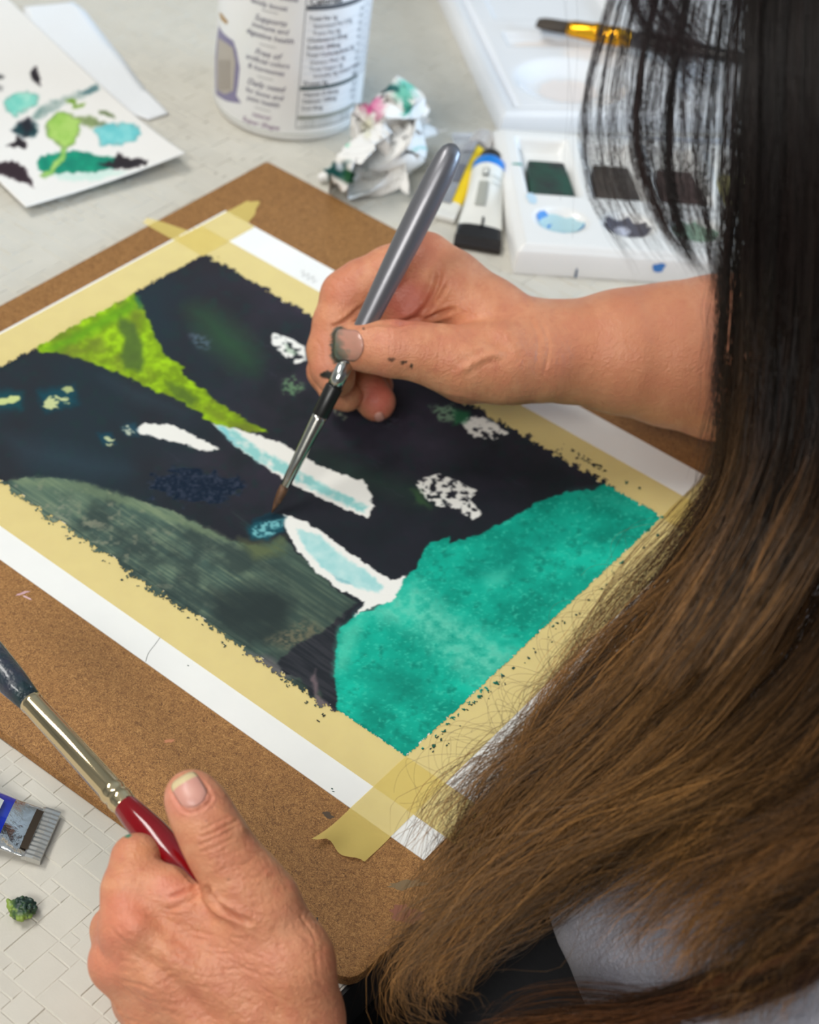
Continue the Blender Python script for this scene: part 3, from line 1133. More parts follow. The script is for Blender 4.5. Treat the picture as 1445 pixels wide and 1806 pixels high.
for py, w, rgb in ((14, .0016, (88, 92, 98)), (155, .0013, (58, 76, 76)), (206, .0013, (140, 142, 132)), (224, .0003, (130, 132, 128))):
    can_patch('panel_rule', (aL + .01, zz(py) - w), (aR - .01, zz(py) + w), rgb)
for i, (body, py, ind) in enumerate((('Total Fat 1g', 33, 0), ('Saturated Fat 0.5g', 46, 1), ('Trans Fat 0g', 59, 1), ('Cholesterol 25mg', 71, 0), ('Sodium 200mg', 84, 0), ('Total Carbohydrate 2g', 97, 0),
                                    ('Dietary Fiber 0g', 110, 1), ('Total Sugars 2g', 122, 1), ('Includes 0g Added Sugars', 134, 2), ('Protein 9g', 147, 0), ('Vitamin D 0mcg', 166, 0), ('Calcium 150mg', 178, 0), ('Iron 0mg', 190, 0))):
    z = zz(py)
    a = aL + .05 + ind * .06
    V, F = text_xy(body, .0037, 'LEFT', 0, 0.00004 if ind == 0 else 0)
    child(mesh_obj('label_text', on_can(V[:, 0], V[:, 1], a, z), F, ink_mat((70, 74, 86)), smooth=False), can)
    V, F = text_xy('%d%%' % (3, 5, 0, 8, 9, 1, 0, 4, 4, 18, 0, 10, 0)[i], .0034, 'RIGHT')
    child(mesh_obj('label_text', on_can(V[:, 0], V[:, 1], aR - .04, z), F, ink_mat((70, 74, 86)), smooth=False), can)
    can_patch('panel_rule', (aL + .02, z - .0030), (aR - .02, z - .00285), (168, 172, 178))
V, F = text_xy('Calories', .0062, 'LEFT', 0, 0.00012)
child(mesh_obj('label_text', on_can(V[:, 0], V[:, 1], aL + .04, zz(3)), F, ink_mat((40, 42, 50)), smooth=False), can)
for k in range(3):
    V, F = text_xy('a serving contributes to a daily diet', .0026, 'LEFT')
    child(mesh_obj('label_text', on_can(V[:, 0], V[:, 1], aL + .05, zz(211 + k * 5)), F, ink_mat((140, 142, 136)), smooth=False), can)
for k in range(13):
    V, F = text_xy(('ingredients whey', 'protein isolate', 'natural flavor', 'sea salt and', 'sunflower oil')[k % 5], .0032, 'LEFT')
    child(mesh_obj('label_text', on_can(V[:, 0], V[:, 1], aR + .05, zz(10 + k * 12)), F, ink_mat((98, 104, 128)), smooth=False), can)
# drawn milk bottle at the left of the label
def can_outline(name, pts, rgb, lift):
    C = [can_hit(a, b) for a, b in pts]
    bm = bmesh.new()
    f = bm.faces.new([bm.verts.new((a * CANR, z, 0)) for a, z in C])
    bmesh.ops.triangulate(bm, faces=[f])
    bmesh.ops.subdivide_edges(bm, edges=bm.edges[:], cuts=5, use_grid_fill=True)
    for v in bm.verts:
        v.co = Vector(on_can(0, 0, v.co.x / CANR, v.co.y, lift))
    child(bm_obj(name, bm, ink_mat(rgb), smooth=False), can)


can_outline('bottle_print', [(386, 45), (396, 60), (412, 72), (418, 90), (423, 120), (420, 150), (417, 168), (426, 182), (400, 178), (381, 166), (380, 100)], (132, 126, 158), .00012)
can_outline('bottle_print', [(386, 66), (400, 76), (411, 84), (416, 110), (412, 160), (398, 166), (384, 158), (383, 110)], (178, 170, 160), .00022)
for x0 in (389, 396, 403):
    can_outline('bottle_print', [(x0, 105), (x0 + 2, 106), (x0 + 2, 160), (x0, 158)], (120, 106, 96), .0003)
can_outline('bottle_print', [(387, 22), (392, 24), (403, 38), (400, 43), (390, 34)], (176, 142, 92), .00022)

# ------------------------------------------------------------------ swatch card, napkin


def sheet(name, corner, eu, ev, nu, nv, zf, material, wedge=None):
    """gently bent sheet: corner + u*eu + v*ev, height zf(u, v)"""
    V, F = [], []
    for i in range(nu + 1):
        for j in range(nv + 1):
            u, v = i / nu, j / nv
            p = corner[:2] + eu[:2] * u + ev[:2] * v
            V.append((p[0], p[1], zf(u, v)))
    w = nv + 1
    for i in range(nu):
        for j in range(nv):
            F.append([i * w + j, (i + 1) * w + j, (i + 1) * w + j + 1, i * w + j + 1])
    return np.array(V), F


cB, cR = pl(45, 366, 0.001), pl(326, 275, 0.004)
eu = cR - cB
ev = np.array([-0.285, 0.083, 0])


def card_z(u, v):
    return TZ + 0.0009 + 0.0085 * (1 - v) ** 6 * (0.45 + 0.55 * u) + 0.003 * math.sin(u * 3.1) * (1 - v) ** 3 * -0.6 + 0.0022


card_m = attr_mat('swatch_card_paper', rough=0.7, wet=0.35, bump=(500, 0.1, 0.0003))
V, F = sheet('swatch_card', cB, eu, ev, 124, 300, card_z, card_m)
card = mesh_obj('swatch_card', V, F, card_m, origin=(cB[0], cB[1], TZ))
sol = card.modifiers.new('thickness', 'SOLIDIFY')
sol.thickness = 0.0007
sol.offset = -1
tag(card, 'white card with green, teal and black paint swatches, top left', 'card')


def paint_card():
    W = V
    pxy, _ = proj(W)
    x, y = pxy[:, 0], pxy[:, 1]
    X = x + (fbm(x / 8, y / 8, 3, 41) - 0.5) * 10
    Y = y + (fbm(x / 8, y / 8, 3, 42) - 0.5) * 10
    n = fbm(x / 16, y / 16, 4, 43)
    C = np.tile(np.array([234, 231, 226.0]), (len(x), 1))

    def lay(poly, rgb, soft=1.5, op=1.0, var=None, edge=0.0):
        sd = poly_sd(X, Y, poly)
        a = np.clip(0.5 - sd / (2 * soft), 0, 1) * op
        col = np.tile(np.array(rgb, float), (len(x), 1))
        if var is not None:
            t = np.clip((n - 0.35) * 3, 0, 1)[:, None]
            col = col * (1 - t) + np.array(var, float) * t
        if edge:
            e = np.exp(-(sd / 2.5) ** 2)[:, None] * edge
            col = col * (1 - e * 0.4)
        C[:] = C * (1 - a[:, None]) + col * a[:, None]
    DK = (34, 24, 30)
    lay([(8, 178), (25, 163), (60, 162), (70, 172), (62, 185), (45, 196), (28, 205), (12, 195)], (160, 222, 204), 2.5, 1, (120, 206, 190), 0.6)
    lay([(55, 205), (75, 185), (110, 172), (172, 152), (174, 157), (150, 170), (110, 185), (80, 205), (62, 214)], (178, 190, 184), 3, 0.95, (120, 150, 144))
    lay([(140, 162), (172, 150), (175, 157), (150, 168)], (84, 122, 126), 2, 0.9)
    lay([(116, 176), (128, 174), (136, 184), (148, 181), (146, 188), (130, 190)], (122, 160, 50), 1.5)
    lay([(172, 194), (190, 194), (208, 208), (204, 210), (188, 202), (176, 200)], (92, 110, 60), 1.5, 0.9)
    lay([(136, 208), (158, 204), (180, 214), (186, 220), (160, 224), (142, 218)], (120, 140, 80), 2.5, 0.85, (70, 90, 50))
    lay([(82, 215), (100, 198), (120, 198), (140, 208), (142, 228), (132, 250), (116, 262), (98, 252), (82, 238)], (172, 208, 106), 2, 1, (150, 196, 84), 0.8)
    lay([(166, 226), (185, 220), (225, 217), (246, 222), (248, 238), (235, 248), (205, 256), (178, 256), (172, 242)], (132, 210, 210), 2.5, 1, (104, 196, 200), 0.5)
    lay([(66, 284), (84, 272), (130, 266), (180, 275), (205, 280), (200, 298), (150, 306), (80, 304), (66, 296)], (10, 152, 118), 2, 1, (0, 128, 104), 0.4)
    lay([(90, 306), (140, 308), (200, 300), (225, 304), (170, 318), (110, 318)], (196, 226, 214), 4, 0.8)
    lay([(170, 290), (200, 284), (208, 268), (220, 278), (262, 282), (258, 291), (225, 298), (190, 296)], DK, 2)
    lay([(110, 255), (120, 262), (112, 285), (95, 305), (78, 314), (72, 308), (92, 290), (106, 270)], (168, 208, 110), 2, 1, (140, 196, 96), 0.5)
    lay([(54, 128), (62, 118), (72, 140), (70, 150), (55, 138)], DK, 1.5)
    lay([(20, 230), (35, 212), (52, 208), (66, 222), (64, 240), (40, 242)], (16, 58, 64), 3, 1, (30, 30, 40))
    lay([(8, 256), (30, 250), (28, 238), (46, 250), (45, 264), (30, 260)], DK, 1.5)
    lay([(-10, 290), (20, 282), (42, 296), (60, 330), (40, 322), (15, 312), (-10, 305)], (46, 28, 36), 2)
    lay([(-12, 128), (6, 134), (2, 140), (-12, 140)], (70, 70, 72), 2)
    lay([(-12, 152), (5, 152), (2, 158), (-12, 158)], (120, 120, 120), 3)
    set_tint(card, s2l_np(C))


paint_card()

npts = [(40, 14), (128, 4), (150, 22), (200, 85), (258, 160), (298, 203), (262, 214), (150, 170), (60, 90)]
nap = [pl(a, b, TZ) for a, b in npts]
bm = bmesh.new()
f = bm.faces.new([bm.verts.new((p[0], p[1], TZ + 0.0004)) for p in nap])
bmesh.ops.triangulate(bm, faces=[f])
bmesh.ops.subdivide_edges(bm, edges=bm.edges[:], cuts=7, use_grid_fill=True)
for v in bm.verts:
    v.co.z += 0.0006 * (0.5 + 0.5 * math.sin(v.co.x * 130 + v.co.y * 70))
nap_o = bm_obj('paper_napkin', bm, mat('napkin', (226, 228, 230), 0.85, spec=0.1, bump=(400, 0.3, 0.0006)))
sol = nap_o.modifiers.new('thickness', 'SOLIDIFY')
sol.thickness = 0.0003
tag(nap_o, 'plain white paper napkin half under the swatch card', 'napkin')

# ------------------------------------------------------------------ crumpled paper towel
def vert_n(V, Q):
    n = np.cross(V[Q[:, 2]] - V[Q[:, 0]], V[Q[:, 3]] - V[Q[:, 1]])
    N = np.zeros_like(V)
    for i in range(4):
        for c in range(3):
            N[:, c] += np.bincount(Q[:, i], n[:, c], len(V))
    return N / np.maximum(np.linalg.norm(N, axis=1), 1e-12)[:, None]


def folded(seed, folds, half, turn, px, py, h, n=90):
    """a square of towel folded over again and again along random creases"""
    r = np.random.default_rng(seed)
    u, v = np.meshgrid(np.linspace(-1, 1, n), np.linspace(-1, 1, n), indexing='ij')
    P = np.stack([u, v, 0.03 * np.sin(u * 4) * np.cos(v * 3)], -1).reshape(-1, 3) * 0.085
    for i in range(folds):
        nn = r.normal(size=3)
        nn /= np.linalg.norm(nn)
        rad = np.percentile(np.linalg.norm(P - P.mean(0), axis=1), 85)
        c = P.mean(0) + r.normal(size=3) * rad * (.40 if i < 16 else .75)
        d = (P - c) @ nn
        if (d > 0).mean() > .5:
            d, nn = -d, -nn
        lam = r.uniform(.62, .98) if i < 16 else r.uniform(.3, .7)
        P = P - np.where(d > 0, 2 * lam * d, 0)[:, None] * nn
    P -= P.mean(0)
    w_, ax_ = np.linalg.eigh(np.cov(P.T))
    P = P @ ax_[:, ::-1]
    ext = np.percentile(np.abs(P), 99, axis=0)
    P = P / ext * np.array(half)
    a = math.radians(turn)
    P = np.stack([P[:, 0] * math.cos(a) - P[:, 1] * math.sin(a), P[:, 0] * math.sin(a) + P[:, 1] * math.cos(a), P[:, 2]], 1)
    cen = pl(px, py, TZ + h)
    V = P + cen
    V[:, 2] = np.maximum(V[:, 2], TZ + 0.0003 + 0.0006 * np.abs(np.sin(V[:, 0] * 900)))
    idx = np.arange(n * n).reshape(n, n)
    return V, np.stack([idx[:-1, :-1], idx[1:, :-1], idx[1:, 1:], idx[:-1, 1:]], -1).reshape(-1, 4)


def crumple():
    r = np.random.default_rng(5)
    V, Q = np.zeros((0, 3)), np.zeros((0, 4), int)
    for args in ((5, 34, (.030, .026, .020), 48, 668, 280, .018), (31, 46, (.022, .020, .017), 30, 690, 200, .036), (23, 46, (.026, .022, .019), 100, 690, 262, .018),
                 (11, 40, (.020, .012, .010), 20, 738, 228, .016), (3, 40, (.018, .016, .012), 60, 650, 222, .028), (41, 44, (.014, .010, .008), 140, 700, 170, .046)):
        v_, q_ = folded(*args)
        Q = np.vstack([Q, q_ + len(V)])
        V = np.vstack([V, v_])
    # a second little wad: the dark green corner
    S = Soft((-0.60, 0.66, TZ), (-0.52, 0.74, 0.03), 0.0009)
    for (p0, p1, w0) in (((568, 313), (600, 306), .0040), ((590, 300), (632, 312), .0055), ((598, 312), (630, 322), .0045), ((578, 300), (596, 292), .0030), ((612, 296), (645, 318), .0050)):
        S.cone(pl(*p0, TZ + .004), pl(*p1, TZ + .006), w0 * .6, w0, .0012)
    V2, Q2 = S.mesh()
    F1 = np.full(len(V2), 1e9)
    lo_, hi_ = V2.min(0), V2.max(0)
    for sd in lo_ + r.random((90, 3)) * (hi_ - lo_):
        F1 = np.minimum(F1, ((V2 - sd) ** 2).sum(1))
    V2 = V2 + vert_n(V2, Q2) * ((np.sqrt(F1) - .002) * .5)[:, None]
    V2[:, 2] = np.maximum(V2[:, 2], TZ + .0002)
    Q = np.vstack([Q, Q2 + len(V)])
    V = np.vstack([V, V2])
    o = big_mesh('crumpled_towel', V, Q, attr_mat('paper_towel', rough=0.9, bump=(900, 0.3, 0.0005), spec=0.1), smooth=True)
    pxy, _ = proj(V)
    x, y = pxy[:, 0], pxy[:, 1]
    C = np.tile(np.array([232, 230, 226.0]), (len(V), 1))
    n = fbm(x / 7, y / 7, 3, 51)

    def dab(cx, cy, rx, ry, rgb, th=0.5, op=0.95):
        q = np.hypot((x - cx) / rx, (y - cy) / ry) + (n - 0.5) * 1.6
        a = np.clip((1 - q) * 5, 0, 1) * op
        C[:] = C * (1 - a[:, None]) + np.array(rgb, float) * a[:, None]
    dab(652, 178, 22, 24, (208, 84, 140))
    dab(668, 190, 12, 20, (222, 150, 178), op=0.8)
    dab(650, 170, 8, 12, (176, 40, 104))
    dab(712, 162, 22, 20, (110, 190, 168))
    dab(690, 155, 16, 8, (40, 92, 92))
    dab(676, 165, 5, 10, (40, 44, 52))
    dab(720, 190, 8, 14, (70, 160, 136))
    dab(610, 246, 8, 8, (84, 190, 152))
    dab(740, 262, 20, 5, (128, 190, 176), op=0.7)
    dab(598, 302, 26, 18, (14, 62, 60))
    dab(615, 312, 14, 10, (40, 84, 50))
    dab(600, 298, 7, 6, (206, 214, 226), op=0.9)
    dab(650, 222, 10, 20, (206, 204, 176), op=0.6)
    set_tint(o, s2l_np(C))
    tag(o, 'crumpled white paper towel with pink, teal and dark green paint', 'paper towel')
    return o


crumple()

# ------------------------------------------------------------------ paint tubes
foil_m = mat('tube_foil', (196, 198, 200), 0.22, 0.95, bump=(300, 0.15, 0.0006))


def paint_tube(name, label, a, b, r, wc, bands, cap, crimp_mat, cap_r=0.55, cap_len=0.014, zc=None, fold=0.008, lean=None):
    """a = crimp middle, b = shoulder (xy on the table); bands = [(t0, t1, material)] along the body"""
    a = np.array([a[0], a[1], TZ + 0.0022])
    b = np.array([b[0], b[1], TZ + r + 0.0006])
    root = thing(name, label, 'paint tube', (a[0], a[1], TZ))
    ax = b - a
    L = np.linalg.norm(ax)
    ax /= L
    s = np.cross(ax, [0, 0, 1.0])
    s /= np.linalg.norm(s)
    w = np.cross(s, ax)
    n = 36
    rnd = np.random.default_rng(len(name))

    def ring(t):
        q = np.clip((t - 0.09) / 0.62, 0, 1)
        q = q * q * (3 - 2 * q)
        hw = wc * (1 - q) + r * q
        hh = 0.0011 * (1 - q) + r * q
        if t > 0.94:
            hw *= 1 - ((t - 0.94) / 0.06) ** 2 * 0.18
            hh *= 1 - ((t - 0.94) / 0.06) ** 2 * 0.18
        ang = np.linspace(0, 2 * np.pi, n, endpoint=False)
        dent = 1 + 0.05 * np.sin(ang * 3 + t * 17) * np.sin(t * 23) * (1 - q * 0.6)
        return (a + ax * L * t)[None] + np.outer(np.cos(ang) * hw, s) + np.outer(np.sin(ang) * hh * dent, w)
    for bi, (t0, t1, mt, nm) in enumerate(bands):
        ts = np.linspace(t0, t1, max(4, int((t1 - t0) * 40)))
        V = np.vstack([ring(t) for t in ts])
        F = []
        for j in range(len(ts) - 1):
            for i in range(n):
                F.append([j * n + i, j * n + (i + 1) % n, (j + 1) * n + (i + 1) % n, (j + 1) * n + i])
        if bi == len(bands) - 1:
            F.append([(len(ts) - 1) * n + i for i in range(n)])
        child(mesh_obj(nm, V, F, mt), root)
    # folded crimp
    V, F = [], []
    m_ = 24
    for j, (t, h) in enumerate(((-0.004, .0012), (0.0, .0024), (fold * .5 / L, .0026), (fold / L, .0024), (fold / L + .02, .0014))):
        for i in range(m_ + 1):
            u = i / m_ * 2 - 1
            p = a + ax * L * t + s * u * wc * 1.02 + np.array([0, 0, -0.0012])
            V.append(p + w * (h + 0.0003 * (i % 2) * (0 < j < 4)))
        for i in range(m_ + 1):
            u = i / m_ * 2 - 1
            V.append(a + ax * L * t + s * u * wc * 1.02 + w * -0.0004 + np.array([0, 0, -0.0010]))
    k = 2 * (m_ + 1)
    for j in range(4):
        for i in range(m_):
            F.append([j * k + i, j * k + i + 1, (j + 1) * k + i + 1, (j + 1) * k + i])
            q = m_ + 1
            F.append([j * k + q + i, (j + 1) * k + q + i, (j + 1) * k + q + i + 1, j * k + q + i + 1])
        F.append([j * k, (j + 1) * k, (j + 1) * k + m_ + 1, j * k + m_ + 1])
        F.append([j * k + m_, j * k + 2 * m_ + 1, (j + 1) * k + 2 * m_ + 1, (j + 1) * k + m_])
    for i in range(m_):
        F.append([i, m_ + 1 + i, m_ + 2 + i, i + 1])
    child(mesh_obj('crimp', V, F, crimp_mat, smooth=False), root)
    # neck and ribbed cap
    e = b
    V, F = lathe(e, e + ax, [(-.0005, r * .8), (.002, r * .55), (.004, r * .45), (.005, r * .45)], n)
    child(mesh_obj('neck', V, F, foil_m), root)
    V, F = [], []
    k = 48
    rows = [(.004, 0.92), (.0045, 1.0), (.004 + cap_len * .9, .93), (.004 + cap_len, .85), (.0042 + cap_len, .02)]
    for (t, q) in rows:
        for i in range(k):
            an = 2 * math.pi * i / k
            rr = r * cap_r * q * (1 + (0.035 if i % 2 else -0.02) * (0.1 < q))
            V.append(e + ax * t + s * math.cos(an) * rr + w * math.sin(an) * rr)
    for j in range(len(rows) - 1):
        for i in range(k):
            F.append([j * k + i, j * k + (i + 1) % k, (j + 1) * k + (i + 1) % k, (j + 1) * k + i])
    child(mesh_obj('cap', V, F, cap, smooth=False), root)

    def on(t, u, lift=0.0003):
        """point on the upper side of the tube"""
        q = np.clip((t - 0.09) / 0.62, 0, 1)
        q = q * q * (3 - 2 * q)
        hw, hh = wc * (1 - q) + r * q, 0.0011 * (1 - q) + r * q
        ang = math.acos(max(-1, min(1, u)))
        return a + ax * L * t + s * math.cos(ang) * (hw + lift) + w * (math.sin(ang) * (hh + lift) * 1.05 + lift)

    def patch(nm, t0, t1, u0, u1, mt, lift=0.0004, n1=10, n2=8):
        V, F = [], []
        for i in range(n1 + 1):
            for j in range(n2 + 1):
                V.append(on(t0 + (t1 - t0) * i / n1, u0 + (u1 - u0) * j / n2, lift))
        for i in range(n1):
            for j in range(n2):
                F.append([i * (n2 + 1) + j, (i + 1) * (n2 + 1) + j, (i + 1) * (n2 + 1) + j + 1, i * (n2 + 1) + j + 1])
        child(mesh_obj(nm, V, F, mt), root)
    return root, patch


tube_white = mat('tube_white_print', (226, 226, 220), 0.35, coat=0.3)
tube_black = mat('tube_black_print', (26, 22, 22), 0.22, coat=0.5, bump=(160, 0.5, 0.002))
tube_cyan = mat('tube_blue_print', (20, 122, 206), 0.3, coat=0.3)
grey_print = mat('tube_grey_print', (158, 160, 152), 0.4)
_, patch = paint_tube('paint_tube', 'white and black paint tube with a blue shoulder band beside the palette', pl(840, 444, TZ), pl(863, 297, TZ + .010), .0110, .0136,
                      [(0, .24, tube_black, 'foil_end'), (.24, .86, tube_white, 'body'), (.86, 1.0, tube_cyan, 'shoulder_band')], mat('cap_black', (30, 30, 32), 0.35), mat('crimp_black', (44, 38, 36), 0.3, 0.3), .62, .006, fold=.009)
patch('label_print', .40, .62, -.42, .08, grey_print)
patch('label_print', .68, .77, -.32, .0, mat('seal_print', (120, 122, 116), 0.4))
patch('label_print', .695, .755, -.26, -.06, tube_white, .0006)
patch('label_print', .69, .70, .2, .7, grey_print)
patch('label_print', .62, .628, .2, .7, grey_print)
patch('foil_crease', .22, .30, .02, .12, tube_black, .0006)
tube_yel = mat('tube_yellow_print', (236, 204, 10), 0.35, coat=0.3)
_, patch = paint_tube('paint_tube', 'slim foil tube with a yellow side and clear ribbed cap behind the brush handle', pl(779, 390, TZ), pl(838, 276, TZ + .006), .0080, .0076,
                      [(0, .22, tube_white, 'foil_end'), (.22, .97, tube_yel, 'body'), (.97, 1.0, foil_m, 'shoulder')], mat('cap_clear', (214, 208, 206), 0.2, trans=0.4), mat('crimp_white', (226, 226, 222), 0.4), .85, .015, fold=.006)
patch('label_print', .18, .97, -.95, .15, mat('silver_print', (188, 190, 196), 0.25, 0.7, bump=(200, 0.3, 0.001)))
patch('label_print', .42, .62, -.5, .1, mat('silver_dark', (120, 122, 132), 0.3, 0.4), .0007)
patch('label_print', .82, .97, -.8, .1, mat('silver_text', (138, 140, 150), 0.3, 0.4, noise=(900, (214, 214, 220), 1.0)), .0007)
tube_blue = mat('tube_ultramarine_print', (12, 46, 178), 0.25, coat=0.6)
bt0, bt1 = pl(88, 1484, TZ), pl(-170, 1400, TZ + .009)
root, patch = paint_tube('paint_tube', 'bright blue paint tube with silver crimped end on the table', bt0, bt1, .0115, .0118,
                         [(0, .30, mat('tube_foil_bright', (206, 206, 206), 0.16, 1.0, bump=(140, 0.5, 0.0015)), 'foil_end'), (.30, 1.0, tube_blue, 'body')], mat('cap_white', (230, 230, 228), 0.4), mat('crimp_foil', (200, 200, 198), 0.25, 0.9), .6, .012, fold=.006)
lab_m = mat('tube_label', (214, 224, 224), 0.4)
patch('label_print', .36, .80, -.55, .45, lab_m, .0005)
bar_m = mat('barcode_ink', (40, 44, 46), 0.5)
for k in range(9):
    t = .385 + k * .028
    patch('barcode_bar', t, t + (.006, .012, .008)[k % 3], -.42, (.05, .3, .3)[k % 3], bar_m, .0007, 2, 4)
patch('foil_shade_band', .10, .15, -.75, .75, mat('foil_shadow', (70, 58, 46), 0.4, 0.5), .0006)  # dark band on the foil end, its shade painted in as colour

# ------------------------------------------------------------------ dried scrap of green paint
S = Soft((-0.30, 0.23, TZ - .001), (-0.275, 0.258, TZ + .012), 0.0004)
r = random.Random(8)
c0 = pl(40, 1604, TZ + .003)
S.blob(c0, np.eye(3), [.0042, .0046, .0030], .001)
for i in range(40):
    an, el = r.uniform(0, 6.28), r.uniform(-.1, 1.4)
    p = c0 + np.array([math.cos(an) * math.cos(el) * .0045, math.sin(an) * math.cos(el) * .0048, math.sin(el) * .0034])
    S.ball(p, r.uniform(.0005, .0011), .0003)
S.cone(pl(17, 1598, TZ + .003), pl(30, 1612, TZ + .002), .0012, .0022, .0008)
S.cone(pl(14, 1588, TZ + .004), pl(20, 1596, TZ + .003), .0008, .0012, .0006)
V, Q = S.mesh()
crumb = big_mesh('paint_crumb', V, Q, attr_mat('dried_paint', rough=0.4))
n = fbm(V[:, 0] * 600 + V[:, 2] * 400, V[:, 1] * 600, 3, 71)
pxy, _ = proj(V)
g = np.clip((28 - pxy[:, 0]) / 14 + 0.1, 0, 1) + np.clip((n - 0.55) * 6, 0, 1) * 0.7
g = np.clip(np.maximum(g, np.clip((pxy[:, 1] - 1606) / 12, 0, 1) * (n > .45)), 0, 1)[:, None]
set_tint(crumb, s2l_np(np.array([26, 52, 44.0]) * (1 - g) + np.array([128, 150, 66.0]) * g))
tag(crumb, 'small knobbly scrap of dried green paint on the table', 'paint scrap')

# ------------------------------------------------------------------ white pan palette
plastic_m = mat('palette_plastic', (232, 232, 230), 0.3, spec=0.5, coat=0.2)
PF = pl(905, 482, TZ)
eF = np.array([0.75, 0.66, 0])
eF /= np.linalg.norm(eF)
eL = np.array([-eF[1], eF[0], 0])


def heightfield(name, org, e1, e2, w, d, zf, nx, ny, material, z0):
    """moulded plastic: top surface from zf(u, v) in metres, with outer skirt down to z0"""
    V, F = [], []
    for i in range(nx + 1):
        for j in range(ny + 1):
            u, v = w * i / nx, d * j / ny
            p = org + e1 * u + e2 * v
            V.append((p[0], p[1], zf(u, v)))
    k = ny + 1
    for i in range(nx):
        for j in range(ny):
            F.append([i * k + j, (i + 1) * k + j, (i + 1) * k + j + 1, i * k + j + 1])
    loop = [i * k for i in range(nx + 1)] + [nx * k + j for j in range(1, ny + 1)] + [i * k + ny for i in range(nx - 1, -1, -1)] + [j for j in range(ny - 1, 0, -1)]
    b0 = len(V)
    for q in loop:
        V.append((V[q][0], V[q][1], z0))
    m_ = len(loop)
    for i in range(m_):
        F.append([loop[i], b0 + i, b0 + (i + 1) % m_, loop[(i + 1) % m_]])
    return mesh_obj(name, V, F, material)


def sstep(a, b, x):
    t = min(max((x - a) / (b - a), 0), 1)
    return t * t * (3 - 2 * t)


PW, PD, PH = 0.235, 0.136, 0.0185


def box_well(u, v, u0, u1, v0, v1, wall):
    q = min(u - u0, u1 - u, v - v0, v1 - v)
    return sstep(0, wall, q)


pan_u = [(.012 + i * .0405, .012 + i * .0405 + .033) for i in range(5)]
pan_v = (.058, .124)
oval = [(.029 + i * .0405, .031) for i in range(5)]


def pal_z(u, v):
    e = min(u, PW - u, v, PD - v)
    z = TZ + PH - 0.004 * (1 - sstep(0, 0.005, e))
    for (a, b) in pan_u:
        z -= 0.009 * box_well(u, v, a, b, pan_v[0], pan_v[1], 0.004)
    for (a, b) in oval:
        z -= 0.006 * (1 - sstep(0.45, 1.0, math.hypot((u - a) / .0175, (v - b) / .0145)))
    return z


pal = thing('pan_palette', 'white plastic paint palette with dark colour pans behind the hand', 'palette', tuple(PF))
child(heightfield('body', PF, eF, eL, PW, PD, pal_z, 150, 90, plastic_m, TZ), pal)
# colour cakes, each its own lump
cake_rgb = [((46, 48, 50), (40, 74, 62)), ((78, 70, 64), (60, 54, 50)), ((92, 70, 66), (70, 56, 54)), ((206, 198, 140), (190, 184, 120)), ((120, 60, 50), (90, 50, 44))]
for i, (a, b) in enumerate(pan_u):
    u0, u1 = a + .003, b - .003
    v0, v1 = pan_v[0] + .003, pan_v[0] + .040
    pts = [PF + eF * uu + eL * vv for uu, vv in ((u0, v0), (u1, v0), (u1 - .002, v1), (u0 + .002, v1))]
    bm = prism(round_poly(pts, .002, 3), TZ + PH - .0088, TZ + PH - .0008, .0012, 2)
    c1, c2 = cake_rgb[i]
    child(bm_obj('colour_cake', bm, mat('colour_cake_%d' % i, c1, 0.45, noise=(70, c2, 1.0), bump=(120, 0.5, 0.002))), pal)


def smear(name, c, ru, rv, rgb, z, parent, seed, k=22, amp=.13, zf=None):
    r = random.Random(seed)
    V = [np.array([c[0], c[1]])]
    for ring_ in (0.5, 1.0):
        for i in range(k):
            an = 2 * math.pi * i / k
            q = (1 + r.uniform(-amp, amp)) * ring_
            V.append(np.array([c[0] + ru * q * math.cos(an), c[1] + rv * q * math.sin(an)]))
    W = []
    for p in V:
        q = PF + eF * p[0] + eL * p[1]
        W.append((q[0], q[1], (zf(p[0], p[1]) if zf else z) + 0.0003))
    F = [[0, 1 + i, 1 + (i + 1) % k] for i in range(k)] + [[1 + i, 1 + k + i, 1 + k + (i + 1) % k, 1 + (i + 1) % k] for i in range(k)]
    child(mesh_obj(name, W, F, ink_mat(rgb)), parent)


smear('paint_smear', oval[0], .0135, .0105, (176, 208, 216), 0, pal, 1, zf=pal_z)
smear('paint_smear', (oval[0][0] - .009, oval[0][1] + .004), .0045, .006, (74, 140, 208), 0, pal, 2, zf=lambda u, v: pal_z(u, v) + .0002)
smear('paint_smear', (oval[0][0] + .004, oval[0][1] - .007), .007, .0022, (70, 156, 206), 0, pal, 3, zf=lambda u, v: pal_z(u, v) + .0002)
smear('paint_smear', (oval[0][0] + .011, oval[0][1] - .002), .003, .004, (60, 140, 190), 0, pal, 4, zf=lambda u, v: pal_z(u, v) + .0002)
smear('paint_smear', oval[1], .014, .0105, (88, 88, 100), 0, pal, 5, zf=pal_z)
smear('paint_smear', (oval[1][0] - .003, oval[1][1] + .002), .005, .006, (190, 194, 210), 0, pal, 6, zf=lambda u, v: pal_z(u, v) + .0002)
smear('paint_smear', oval[2], .014, .0105, (150, 180, 160), 0, pal, 7, zf=pal_z)
smear('paint_smear', (.014, .052), .003, .006, (190, 216, 232), 0, pal, 8, zf=pal_z)
smear('paint_smear', (.010, .090), .004, .0012, (60, 150, 140), 0, pal, 9, zf=pal_z)
